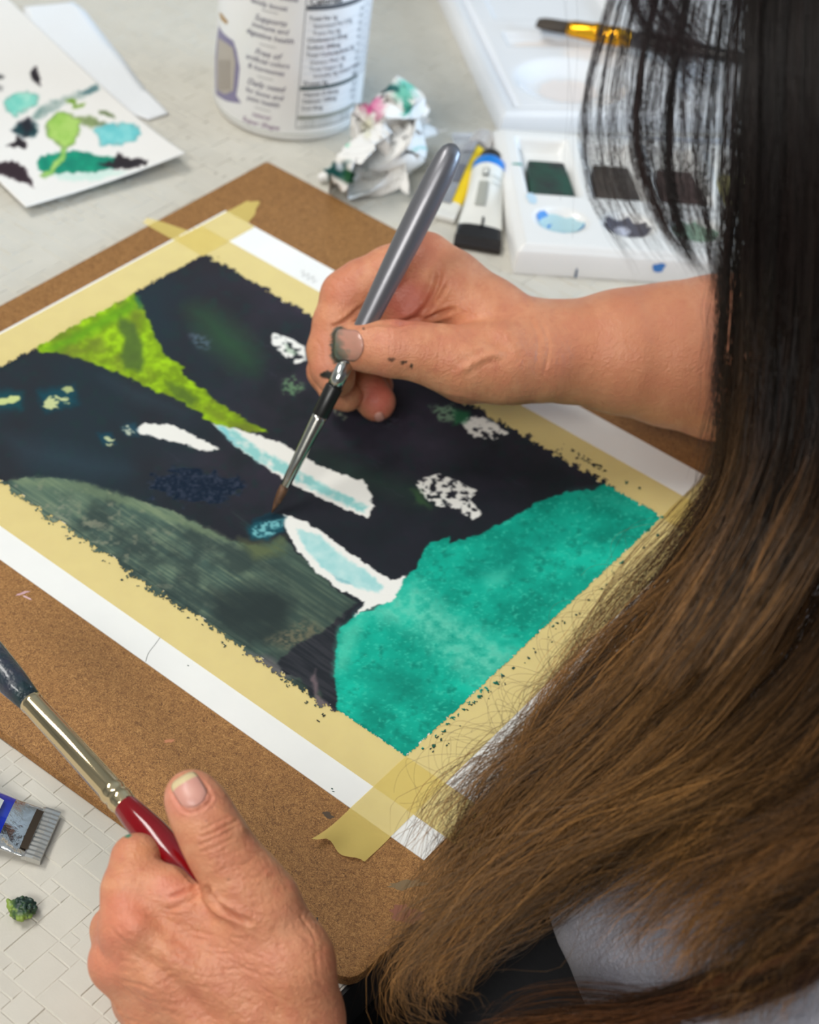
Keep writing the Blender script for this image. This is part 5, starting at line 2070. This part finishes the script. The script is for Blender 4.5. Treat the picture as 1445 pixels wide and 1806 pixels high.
def trunk(S, g, sleeves=True, neck=True):
    """trunk and upper arms, grown by g"""
    S.blob(np.array((0.085, 0.505, 0.030)) + TSH, np.eye(3), (0.115 + g, 0.175 + g, 0.190 + g), .02)
    S.blob(np.array((0.110, 0.505, -0.160)) + TSH, np.eye(3), (0.115 + g, 0.165 + g, 0.150 + g), .04)
    S.cone(SHL, SHR, .062 + g, .062 + g, .04)
    S.blob(np.array((0.0, 0.430, 0.050)) + TSH, np.eye(3), (0.058 + g, 0.065 + g, 0.062 + g), .03)
    S.blob(np.array((0.0, 0.585, 0.050)) + TSH, np.eye(3), (0.058 + g, 0.065 + g, 0.062 + g), .03)
    S.chain([SHL, (SHL + ELL) / 2, ELL], [.056 + g, .048 + g, .041 + g], .02)
    S.chain([SHR, (SHR + ELR) / 2, ELR], [.056 + g, .048 + g, .042 + g], .02)


S = Soft((-0.28, 0.13, -0.34), (0.26, 0.90, 0.55), 0.005)
trunk(S, 0.0)
S.chain([np.array([-0.02, 0.49, 0.19]), NECK, HEAD - look * .02 - hup * .07], [.07, .055, .050], .02)
S.blob(hp(-.012, .020, 0), [look, hup, hside], (.094, .088, .076), .01)
S.blob(hp(.030, -.055, 0), [look, hup, hside], (.056, .062, .054), .02)
S.cone(hp(.080, .008, 0), hp(.104, -.030, 0), .009, .013, .012)
for sd in (-1, 1):
    S.blob(hp(-.006, -.010, sd * .078), [look, hup, hside], (.018, .030, .009), .006)
    S.ball(hp(.078, .006, sd * .032), .013, .010, True)
S.cone(hp(.092, -.062, -.020), hp(.092, -.062, .020), .007, .007, .006)
S.cone(hp(.100, -.062, -.018), hp(.100, -.062, .018), .0025, .0025, .003, True)
# arms on to where the hands take over
S.chain([ELR, faR, dp(1330, 634, .842)], [.040, .043, .036], .012)
S.chain([ELL, wrL, dp(470, 1900, .566)], [.038, .0215, .018], .012)
Vc, Qc = S.mesh()
Vc = relax(Vc, Qc, 2, 0.5)


def join_bodies(parts):
    """weld the closed solids into one continuous skin"""
    obs = []
    for V, Q in parts:
        me = bpy.data.meshes.new('solid')
        me.from_pydata(V.tolist(), [], Q.tolist())
        obs.append(bpy.data.objects.new('solid', me))
        COL.objects.link(obs[-1])
    for o in obs[1:]:
        md = obs[0].modifiers.new('weld', 'BOOLEAN')
        md.operation = 'UNION'
        md.solver = 'MANIFOLD'
        md.object = o
    dg = bpy.context.evaluated_depsgraph_get()
    me = bpy.data.meshes.new_from_object(obs[0].evaluated_get(dg))
    for o in obs:
        m_ = o.data
        bpy.data.objects.remove(o)
        bpy.data.meshes.remove(m_)
    return me


bme = join_bodies([(KR.V, KR.Q), (KL.V, KL.Q), (Vc, Qc)])
nv = len(bme.vertices)
co = np.empty(nv * 3, np.float32)
bme.vertices.foreach_get('co', co)
co = co.reshape(-1, 3)
print('BODY', nv, len(KR.V) + len(KL.V) + len(Vc), 'min z hands', KR.V[:, 2].min(), KL.V[:, 2].min())
look_up = {}
for Vx, Tx in ((KR.V, tintR), (KL.V, tintL)):
    keys = np.round(Vx * 2e5).astype(np.int64)
    for k, t in zip(map(tuple, keys), Tx):
        look_up[k] = t
base_t = s2l_np(np.array([[204, 140, 108.0]]))[0]
keys = np.round(co.astype(np.float64) * 2e5).astype(np.int64)
tn = np.tile(base_t, (nv, 1))
miss = 0
for i, k in enumerate(map(tuple, keys)):
    t = look_up.get(k)
    if t is None:
        for dx in ((1, 0, 0), (-1, 0, 0), (0, 1, 0), (0, -1, 0), (0, 0, 1), (0, 0, -1)):
            t = look_up.get((k[0] + dx[0], k[1] + dx[1], k[2] + dx[2]))
            if t is not None:
                break
    if t is not None:
        tn[i] = t
    else:
        miss += 1
print('tint misses', miss)
bme.name = 'body'
bme.shade_smooth()
bme.materials.clear()
bme.materials.append(skin_m)
body = link(bpy.data.objects.new('body', bme))
set_tint(body, tn)
child(body, person)
nail_pink = mat('nail', (202, 144, 130), 0.42, noise=(200, (212, 158, 140), 0.6), coat=0.1)
nail_tip = mat('nail_free_edge', (210, 190, 146), 0.35)
nR = nail('fingernail', KR, ((640, 611), (590, 607)), 54, attr_mat('nail_paint_stained', rough=0.3, coat=0.3), body)
q, _ = proj(np.array([v.co for v in nR.data.vertices]))
nn_ = fbm(q[:, 0] / 6, q[:, 1] / 6, 3, 33)
g = np.clip((612 - q[:, 0] + 0.35 * (q[:, 1] - 608)) / 20 + (nn_ - .5) * 1.2, 0, 1)[:, None]
ca = np.array([192, 136, 118.0]) * (1 - np.clip(nn_ * .8, 0, 1)[:, None] * .5) + np.array([150, 122, 106.0]) * np.clip(nn_ * .8, 0, 1)[:, None] * .5
cb = np.array([44, 52, 44.0]) * (1 - nn_[:, None]) + np.array([120, 126, 112.0]) * nn_[:, None]
set_tint(nR, s2l_np(ca * (1 - g) + cb * g))
nR['label'] = 'thumbnail smeared with dark green paint'
nail('fingernail', KL, ((349, 1418), (320, 1371)), 50, nail_pink, body, nail_tip, .26)
nail('fingernail', KR, ((666, 728), (672, 742)), 14, nail_pink, body)
eye_m = mat('eye', (232, 228, 222), 0.1)
for sd in (-1, 1):
    V, F = lathe(hp(.064, .004, sd * .032), hp(.09, .004, sd * .032), [(0, .002), (.002, .008), (.008, .0115), (.014, .0085), (.0175, .002)], 16)
    child(mesh_obj('eye', V, F, eye_m), person)

# clothing
top_m = mat('grey_satin_top', (152, 152, 162), 0.30, spec=0.5, sheen=0.2, noise=(40, (126, 126, 138), 0.8), bump=(620, 0.9, 0.0016))
S = Soft((-0.20, 0.11, -0.30), (0.24, 0.90, 0.32), 0.0075)
trunk(S, 0.012)
S.chain([np.array([-0.02, 0.49, 0.19]), NECK], [.078, .060], .02)
S.half(NECK + np.array([-0.01, 0, -.012]), np.array([-0.28, 0.05, 0.96]))
V, Q = S.mesh()
V = relax(V, Q, 2, .5)
fold = np.sin(V[:, 1] * 90 + np.sin(V[:, 2] * 40) * 2) * .003 + np.sin(V[:, 2] * 130 + V[:, 1] * 60) * .002
V = V + vert_normals(V, Q) * fold[:, None]
child(big_mesh('top', V, Q, top_m), person)
tr_m = mat('black_trousers', (16, 16, 18), 0.8, spec=0.2, bump=(120, 0.3, 0.003))
S = Soft((-0.48, 0.26, -0.75), (0.28, 0.76, -0.03), 0.010)
S.blob((0.115, 0.505, -0.235), np.eye(3), (0.125, 0.180, 0.110), .02)
for y_ in (0.390, 0.600):
    S.chain([np.array([0.06, y_, -0.200]), np.array([-0.12, y_ - .01, -0.140]), np.array([-0.36, y_ - .01, -0.150])], [.098, .092, .070], .02)
    S.chain([np.array([-0.36, y_ - .01, -0.150]), np.array([-0.33, y_, -0.48]), np.array([-0.31, y_, -0.72])], [.060, .055, .046], .02)
V, Q = S.mesh()
child(big_mesh('trousers', relax(V, Q, 2, .5), Q, tr_m), person)
chair = thing('chair', 'dark seat under the painter beyond the table edge', 'chair', (0.10, 0.505, -0.75))
ch_m = mat('chair_plastic', (34, 34, 38), 0.5)
bm = prism(round_poly([(-0.10, .30), (.30, .30), (.30, .71), (-0.10, .71)], .05), -0.375, -0.345, .008)
child(bm_obj('seat', bm, ch_m), chair)
for lx in (-.06, .26):
    for ly in (.34, .67):
        V, F = lathe((lx, ly, -.75), (lx, ly, -.37), [(0, .014), (.376, .014)], 12)
        child(mesh_obj('leg', V, F, leg_m), chair)
bm = prism(round_poly([(.285, .32), (.31, .32), (.31, .69), (.285, .69)], .008), -0.15, 0.10, .008)
child(bm_obj('backrest', bm, ch_m), chair)
for ly in (.38, .63):
    V, F = lathe((.297, ly, -.36), (.297, ly, -.14), [(0, .01), (.22, .01)], 10)
    child(mesh_obj('back_post', V, F, leg_m), chair)
# ------------------------------------------------------------------ hair


def hair_material():
    M = attr_mat('brown_hair', rough=0.34, spec=0.5)
    b = M.node_tree.nodes['Principled BSDF']
    b.inputs['Specular IOR Level'].default_value = 0.35
    return M


hair_m = hair_material()
NP = 44


def strands_mesh(name, paths, radii, tints, parent):
    """paths (n, k, 3), radii (n, k), tints (n, k, 3): fine three-sided strands in one mesh"""
    P = np.asarray(paths, float)
    n, k, _ = P.shape
    T = np.gradient(P, axis=1)
    T /= np.maximum(np.linalg.norm(T, axis=2, keepdims=True), 1e-9)
    ref = np.array([0.31, 0.52, 0.79])
    A = np.cross(T, ref)
    A /= np.maximum(np.linalg.norm(A, axis=2, keepdims=True), 1e-9)
    B = np.cross(T, A)
    V = np.empty((n, k, 3, 3))
    for q in range(3):
        a = 2 * math.pi * q / 3
        V[:, :, q] = P + (A * math.cos(a) + B * math.sin(a)) * radii[..., None]
    idx = np.arange(n * k * 3).reshape(n, k, 3)
    Q = []
    for q in range(3):
        r = (q + 1) % 3
        Q.append(np.stack([idx[:, :-1, q], idx[:, :-1, r], idx[:, 1:, r], idx[:, 1:, q]], -1).reshape(-1, 4))
    o = big_mesh(name, V.reshape(-1, 3), np.vstack(Q), hair_m)
    set_tint(o, np.repeat(np.asarray(tints)[:, :, None, :], 3, axis=2).reshape(-1, 3))
    child(o, parent)
    return o


def to_world(G):
    """rows of (px, py, depth) to points"""
    G = np.asarray(G, float)
    d = np.stack([(G[..., 0] - CX) / FPX, (G[..., 1] - CY) / FPX, np.ones(G.shape[:-1])], -1)
    return CAMP + (d * G[..., 2:3]) @ RC


def sway(n, k, amp, freq, r, grow=1.0):
    """slow random wandering along each strand"""
    t = np.linspace(0, 1, k)[None]
    out = np.zeros((n, k))
    for f in freq:
        out += np.sin(2 * np.pi * (f * (0.8 + 0.4 * r.random((n, 1))) * t + r.random((n, 1)))) * r.normal(size=(n, 1)) / len(freq)
    return out * amp * t ** grow


top_ob = [c for c in person.children if c.name.startswith('top')][0]
_tv = np.empty(len(top_ob.data.vertices) * 3)
top_ob.data.vertices.foreach_get('co', _tv)
top_bvh = BVHTree.FromPolygons(_tv.reshape(-1, 3).tolist(), [list(p.vertices) for p in top_ob.data.polygons])


def drape_map():
    """depth of the garment over a coarse net of sight lines, so hair lies on it"""
    xs, ys = np.arange(560, 1900, 20), np.arange(900, 2000, 20)
    D = np.full((len(xs), len(ys)), 9.0)
    for i, a in enumerate(xs):
        for j, b in enumerate(ys):
            d = Vector(ray(a, b))
            L = d.length
            h = top_bvh.ray_cast(Vector(CAMP), d / L)
            if h[0] is not None:
                D[i, j] = h[3] / L
    E = D.copy()
    for di in (-1, 0, 1):
        for dj in (-1, 0, 1):
            E[1:-1, 1:-1] = np.minimum(E[1:-1, 1:-1], D[1 + di:len(xs) - 1 + di, 1 + dj:len(ys) - 1 + dj])
    return xs, ys, E


DX, DY, DM = drape_map()


def drape(X, gap):
    i = np.clip(((X[..., 0] - 560) / 20).round().astype(int), 0, len(DX) - 1)
    j = np.clip(((X[..., 1] - 900) / 20).round().astype(int), 0, len(DY) - 1)
    lim = DM[i, j] - gap
    lim = np.where((X[..., 1] < 900) | (X[..., 0] < 560), 9.0, lim)
    z = np.minimum(X[..., 2], lim)
    for _ in range(6):
        z[:, 1:-1] = np.minimum(z[:, 1:-1], 0.5 * z[:, 1:-1] + 0.25 * (z[:, 2:] + z[:, :-2]))
    X[..., 2] = z
    return X


def lock_field(guides, n_clump, per, seed, w_clump, w_strand, frizz, rad, root_rgb, end_rgb, cut=(0.8, 1.0), ombre=(0.25, 0.75), s_range=None, thick=0.006, NP=44):
    """strands between neighbouring guide curves, gathered in clumps"""
    r = np.random.default_rng(seed)
    G = np.stack([spline(g, 90) for g in guides])          # (g, m, 3)
    ng, m_, _ = G.shape
    paths, radii, tints = [], [], []
    lo, hi = s_range if s_range else (0, ng - 1)
    for c in range(n_clump):
        s0 = lo + (hi - lo) * (c + r.random()) / n_clump
        s0 = min(max(s0, 0), ng - 1.0001)
        i = int(s0)
        f = s0 - i
        C = G[i] * (1 - f) + G[i + 1] * f
        tt = np.linspace(0, 1, m_)
        ph, am = r.random(3) * 6.283, r.normal(size=3)
        off = (np.sin(tt * 7 + ph[0]) * am[0] + np.sin(tt * 13 + ph[1]) * am[1] * .6 + np.sin(tt * 3 + ph[2]) * am[2]) * w_clump * (0.25 + 0.75 * tt)
        T = np.gradient(C[:, :2], axis=0)
        T /= np.maximum(np.linalg.norm(T, axis=1, keepdims=True), 1e-6)
        Nn = np.stack([-T[:, 1], T[:, 0]], 1)
        C = C.copy()
        C[:, :2] += Nn * off[:, None]
        zoff = r.normal() * thick
        C[:, 2] += zoff * (0.4 + 0.6 * tt)
        tone = r.normal() * 0.27
        k = int(per * r.uniform(0.6, 1.4))
        spread = (0.5 + 0.8 * np.abs(np.sin(np.linspace(0, 1, NP) * r.uniform(2, 5) + r.random() * 6)))
        end = r.uniform(*cut, size=k)
        end = np.clip(end * r.uniform(.93, 1.03), 0.3, 1.0)
        u = np.linspace(0, 1, NP)[None] * end[:, None]
        X = np.empty((k, NP, 3))
        for a in range(3):
            X[:, :, a] = np.interp(u.ravel(), tt, C[:, a]).reshape(k, NP)
        nx = np.interp(u.ravel(), tt, Nn[:, 0]).reshape(k, NP)
        ny = np.interp(u.ravel(), tt, Nn[:, 1]).reshape(k, NP)
        lat = r.normal(size=(k, 1)) * w_strand * spread[None] * (0.45 + 0.75 * u) + sway(k, NP, frizz, (1.5, 3, 5.5), r, 1.2)
        X[:, :, 0] += nx * lat
        X[:, :, 1] += ny * lat
        X[:, :, 2] += r.normal(size=(k, 1)) * thick * .4 + sway(k, NP, .003, (1, 2.5), r)
        X = drape(X, r.uniform(.002, .010))
        paths.append(to_world(X))
        prof = np.clip(np.minimum(1, (1 - np.linspace(0, 1, NP)) * 6 + .25), 0, 1)[None]
        radii.append(rad * r.uniform(.7, 1.25, size=(k, 1)) * prof)
        mixv = np.clip((u - ombre[0]) / (ombre[1] - ombre[0]), 0, 1)[..., None]
        col = np.array(root_rgb, float) * (1 - mixv) + np.array(end_rgb, float) * mixv
        col = col * np.clip(1 + tone + r.normal(size=(k, 1, 1)) * .2, .4, 1.7)
        tints.append(s2l_np(col))
    return np.vstack(paths), np.vstack(radii), np.vstack(tints)


ROOT, END = (28, 18, 15), (120, 86, 48)
# guide curves of the fringe that hangs in front of the palette
fr = [
    [(1120, -150, .520), (1066, 20, .518), (1036, 140, .516), (1027, 240, .515), (1038, 330, .514), (1070, 400, .513), (1120, 470, .512)],
    [(1190, -150, .515), (1150, 20, .513), (1128, 140, .511), (1124, 240, .510), (1140, 320, .510), (1172, 400, .510), (1222, 480, .510)],
    [(1240, -150, .510), (1205, 20, .508), (1186, 140, .507), (1180, 250, .506), (1186, 340, .506), (1206, 420, .506), (1250, 500, .508)],
    [(1290, -150, .505), (1262, 20, .503), (1244, 150, .502), (1238, 280, .502), (1250, 370, .503), (1280, 450, .505), (1330, 540, .508)],
]
fr0 = fr[1]
# long hair falling past the shoulder and sweeping over the board's corner
main = [
    [(1330, -260, .500), (1316, 100, .500), (1308, 400, .512), (1298, 640, .530), (1280, 800, .548), (1236, 920, .562), (1150, 1060, .574), (1062, 1180, .580), (985, 1280, .584), (905, 1350, .588), (850, 1415, .590), (838, 1480, .592)],
    [(1390, -260, .485), (1376, 100, .488), (1368, 450, .500), (1356, 700, .520), (1325, 880, .542), (1240, 1050, .560), (1120, 1210, .570), (1000, 1330, .577), (900, 1430, .582), (840, 1520, .585), (800, 1590, .586), (790, 1650, .586)],
    [(1450, -260, .470), (1440, 150, .475), (1434, 550, .492), (1420, 820, .515), (1370, 1010, .536), (1260, 1180, .553), (1120, 1330, .564), (980, 1450, .572), (860, 1560, .578), (770, 1640, .580), (718, 1710, .580), (735, 1775, .576)],
    [(1530, -260, .460), (1520, 200, .465), (1512, 700, .482), (1480, 980, .505), (1400, 1150, .525), (1280, 1300, .542), (1140, 1420, .556), (1000, 1520, .566), (880, 1610, .572), (790, 1690, .573), (752, 1760, .570), (800, 1812, .565)],
    [(1620, -200, .450), (1610, 300, .458), (1590, 850, .475), (1540, 1120, .497), (1440, 1280, .515), (1320, 1390, .530), (1200, 1450, .544), (1080, 1510, .555), (960, 1580, .563), (870, 1650, .566), (800, 1720, .564), (780, 1780, .560)],
]
P1 = lock_field(main, 120, 31, 1, 34, 10, 34, .000088, ROOT, END, (0.70, 1.0), (0.20, 0.52), thick=.011)
# dark inner layer near the head, dense
inner = [[(x, -260, d + .012), (x - 8, 200, d + .014), (x - 14, 560, d + .020), (x - 24, 780, d + .026), (x - 70, 930, d + .034), (x - 160, 1080, d + .038), (x - 260, 1220, d + .040)] for x, d in ((1345, .498), (1400, .484), (1460, .472), (1530, .462))]
P2 = lock_field(inner, 60, 24, 2, 8, 9, 6, .00017, (22, 14, 13), (104, 74, 42), (0.62, 1.0), (0.42, 0.80), NP=22)
# side locks coming in from the right edge over the shoulder
side = [
    [(1700, 700, .450), (1640, 1050, .470), (1560, 1250, .485), (1440, 1390, .500), (1310, 1470, .515), (1190, 1540, .528), (1080, 1620, .540), (980, 1690, .552)],
    [(1720, 900, .445), (1650, 1200, .462), (1550, 1380, .475), (1430, 1480, .488), (1320, 1550, .500), (1240, 1620, .512), (1190, 1690, .522), (1170, 1750, .530)],
    [(1740, 1000, .440), (1660, 1320, .455), (1560, 1480, .466), (1450, 1570, .478), (1350, 1640, .490), (1280, 1710, .500), (1240, 1780, .508), (1220, 1840, .515)],
    [(1760, 1100, .435), (1680, 1400, .448), (1590, 1560, .458), (1500, 1640, .468), (1420, 1710, .478), (1360, 1790, .486), (1330, 1850, .492)],
]
P3 = lock_field(side, 60, 24, 3, 24, 10, 24, .000080, (66, 44, 26), (116, 82, 46), (0.55, 0.98), (0.2, 0.8), NP=22)
bridge = [
    [(1640, 300, .452), (1610, 880, .470), (1560, 1130, .488), (1450, 1300, .506), (1330, 1400, .521), (1210, 1475, .534), (1100, 1540, .546), (990, 1610, .555)],
    [(1680, 600, .450), (1630, 1000, .468), (1560, 1200, .486), (1450, 1345, .502), (1320, 1440, .517), (1200, 1510, .530), (1090, 1590, .542), (990, 1660, .552)],
]
P6 = lock_field(bridge, 22, 26, 17, 22, 10, 24, .000085, (60, 40, 24), (118, 84, 46), (0.6, 1.0), (0.2, 0.7), NP=22)
# low dark band near the bottom edge
lowb = [
    [(1560, 1520, .462), (1420, 1640, .480), (1290, 1710, .500), (1150, 1752, .520), (1020, 1768, .538), (900, 1790, .550), (800, 1830, .556)],
    [(1580, 1600, .458), (1440, 1720, .474), (1300, 1780, .494), (1160, 1806, .514), (1030, 1816, .532), (920, 1840, .545), (830, 1880, .55)],
]
P4 = lock_field(lowb, 14, 44, 4, 12, 8, 9, .00009, (48, 28, 18), (92, 58, 32), (0.75, 1.0), (0.1, 0.8), thick=.003, NP=22)
# thin outer veil with curled ends
veil = [
    [(1290, 640, .528), (1270, 800, .545), (1200, 900, .560), (1110, 990, .572), (1030, 1090, .580), (970, 1190, .586), (938, 1270, .590), (965, 1310, .592), (1010, 1280, .590)],
    [(1300, 680, .530), (1262, 850, .550), (1180, 980, .565), (1100, 1080, .574), (1030, 1180, .580), (990, 1260, .584), (960, 1320, .588), (930, 1380, .590), (900, 1400, .592)],
    [(1310, 720, .530), (1250, 930, .555), (1150, 1070, .568), (1050, 1200, .577), (960, 1300, .583), (880, 1370, .587), (840, 1420, .590), (850, 1470, .592), (890, 1480, .590)],
]
P5 = lock_field(veil, 22, 13, 14, 14, 11, 20, .00005, (52, 36, 24), (128, 92, 52), (0.70, 1.0), (0.1, 0.6), thick=.004)


def px3(w):
    q, d = proj(np.asarray(w, float))
    return (float(q[0]), float(q[1]), float(d))


near = hside if (hside @ np.array([0, -1.0, 0])) > 0 else -hside


def hn(f, u, s):
    return HEAD + look * f + hup * u + near * s


# hair combed from the parting over the near side of the head to where it falls
scalp = []
for i, g in enumerate((fr0, main[0], main[1], main[2], main[3], main[4], side[0], side[2])):
    f = .085 - .024 * i
    scalp.append([px3(hn(f * .75, .118 - .02 * abs(f) / .09, .004)), px3(hn(f, .100, .045)), px3(hn(f * 1.05, .060, .086)), px3(hn(f * 1.0, .005, .100)), g[0], g[1]])
P7 = lock_field(scalp, 70, 15, 15, 5, 9, 6, .00018, ROOT, ROOT, (0.85, 1.0), (0.3, 0.9), thick=.002, NP=12)
far_s = []
for i in range(7):
    f = .075 - .028 * i
    far_s.append([px3(hn(f * .75, .118 - .02 * abs(f) / .09, -.002)), px3(hn(f, .100, -.045)), px3(hn(f, .060, -.088)), px3(hn(f - .01, .0, -.104)), px3(hn(f - .02, -.07, -.106)), px3(hn(f - .03, -.16, -.100))])
P8 = lock_field(far_s, 50, 12, 16, 5, 9, 6, .0002, ROOT, (50, 34, 24), (0.85, 1.0), (0.4, 1.0), thick=.002, NP=12)


def build(name, fields):
    P = [np.vstack([a[i] for a in fields]) for i in range(3)]
    o = strands_mesh(name, P[0], P[1], P[2], person)
    o['kind'] = 'stuff'
    return o


hair = build('long_hair', (P1, P5))
build('under_hair', (P2, P3, P4, P6))
build('scalp_hair', (P7, P8))
hair['label'] = 'long loose hair, almost black above and warm brown at the ends'
hair['kind'] = 'stuff'

F1 = lock_field(fr, 40, 14, 5, 7, 6, 7, .00005, (34, 24, 26), (40, 28, 26), (0.62, 1.0), (0.3, 0.9), thick=.003, NP=32)
F2 = lock_field([fr[1], fr[1]], 3, 42, 6, 2, 5, 3, .00006, (28, 18, 18), (36, 24, 22), (0.80, 1.0), thick=.002, NP=32)
F3 = lock_field([fr[2], fr[2]], 3, 46, 7, 2, 5, 3, .00006, (28, 18, 18), (36, 24, 22), (0.80, 1.0), thick=.002, NP=32)
F4 = lock_field([fr[3], main[0][:7]], 10, 22, 8, 7, 7, 6, .00006, (26, 17, 17), (34, 24, 22), (0.6, 1.0), thick=.004, NP=32)
F5 = lock_field([fr[0], fr[0]], 2, 12, 9, 2, 4, 4, .00005, (40, 30, 32), (50, 38, 36), (0.7, 1.0), thick=.002, NP=32)
top_w = [[(1090, -120, .515), (1120, 30, .513), (1180, 110, .511), (1240, 180, .509)], [(1130, -160, .512), (1190, -30, .51), (1250, 60, .508), (1300, 140, .506)]]
F6 = lock_field(top_w, 20, 20, 10, 10, 8, 12, .00005, (34, 22, 26), (40, 28, 28), (.6, 1.0), thick=.003, NP=32)
fringe = build('fringe', (F1, F2, F3, F4, F5, F6))

# loose flyaway hairs along the outer edge
r = np.random.default_rng(12)
E = spline(main[0], 200)
paths, rads, cols = [], [], []
NP = 30
for q in range(500):
    i = r.integers(95, 196)
    a = E[i].copy()
    T = E[min(i + 3, 199)][:2] - E[i - 3][:2]
    T /= np.linalg.norm(T)
    Nn = np.array([-T[1], T[0]])
    if Nn @ np.array([-1, -.3]) < 0:
        Nn = -Nn
    L = r.uniform(60, 240)
    out = abs(r.normal()) * 60 + 8
    curl = r.normal() * 0.9
    t = np.linspace(0, 1, NP)
    st = a[:2] - T * L * .4 - Nn * r.uniform(0, 40)
    X = st[None] + np.outer(t * L, T) + np.outer(np.sin(t * np.pi * r.uniform(.5, 1.15)) * out, Nn)
    ph = r.random() * 6.28
    X += np.stack([np.sin(t * 9 * curl + ph), np.cos(t * 9 * curl + ph)], 1) * (t * r.uniform(2, 26))[:, None]
    dep = a[2] - r.uniform(-.004, .010) + t * r.normal() * .004
    paths.append(to_world(np.column_stack([X, dep])))
    rads.append(np.full(NP, .000042))
    c = np.array([86, 60, 38]) * r.uniform(.6, 1.3)
    cols.append(np.tile(s2l_np(c), (NP, 1)))
for q in range(3):
    x0 = r.uniform(960, 1030)
    t = np.linspace(0, 1, NP)
    X = np.column_stack([x0 + 20 * np.sin(t * 2 + r.random() * 3) - 10, -20 + t * r.uniform(250, 480)])
    paths.append(to_world(np.column_stack([X, np.full(NP, .52)])))
    rads.append(np.full(NP, .00003))
    cols.append(np.tile(s2l_np(np.array([60, 48, 50])), (NP, 1)))
fly = strands_mesh('flyaway_hairs', np.array(paths), np.array(rads), np.array(cols), person)
fly['kind'] = 'stuff'

# cap of hair over the skull, out of the picture
S = Soft(HEAD - .14, HEAD + .14, .005)
S.blob(hp(-.016, .026, 0), [look, hup, hside], (.104, .098, .088), .01)
S.blob(hp(-.050, -.030, 0), [look, hup, hside], (.070, .090, .082), .02)
S.blob(hp(.075, -.030, 0), [look, hup, hside], (.050, .075, .056), .01, True)
V, Q = S.mesh()
cap_o = big_mesh('hair_cap', relax(V, Q, 2, .5), Q, mat('hair_cap', (26, 17, 16), 0.45, bump=(240, 0.8, 0.004)))
child(cap_o, person)
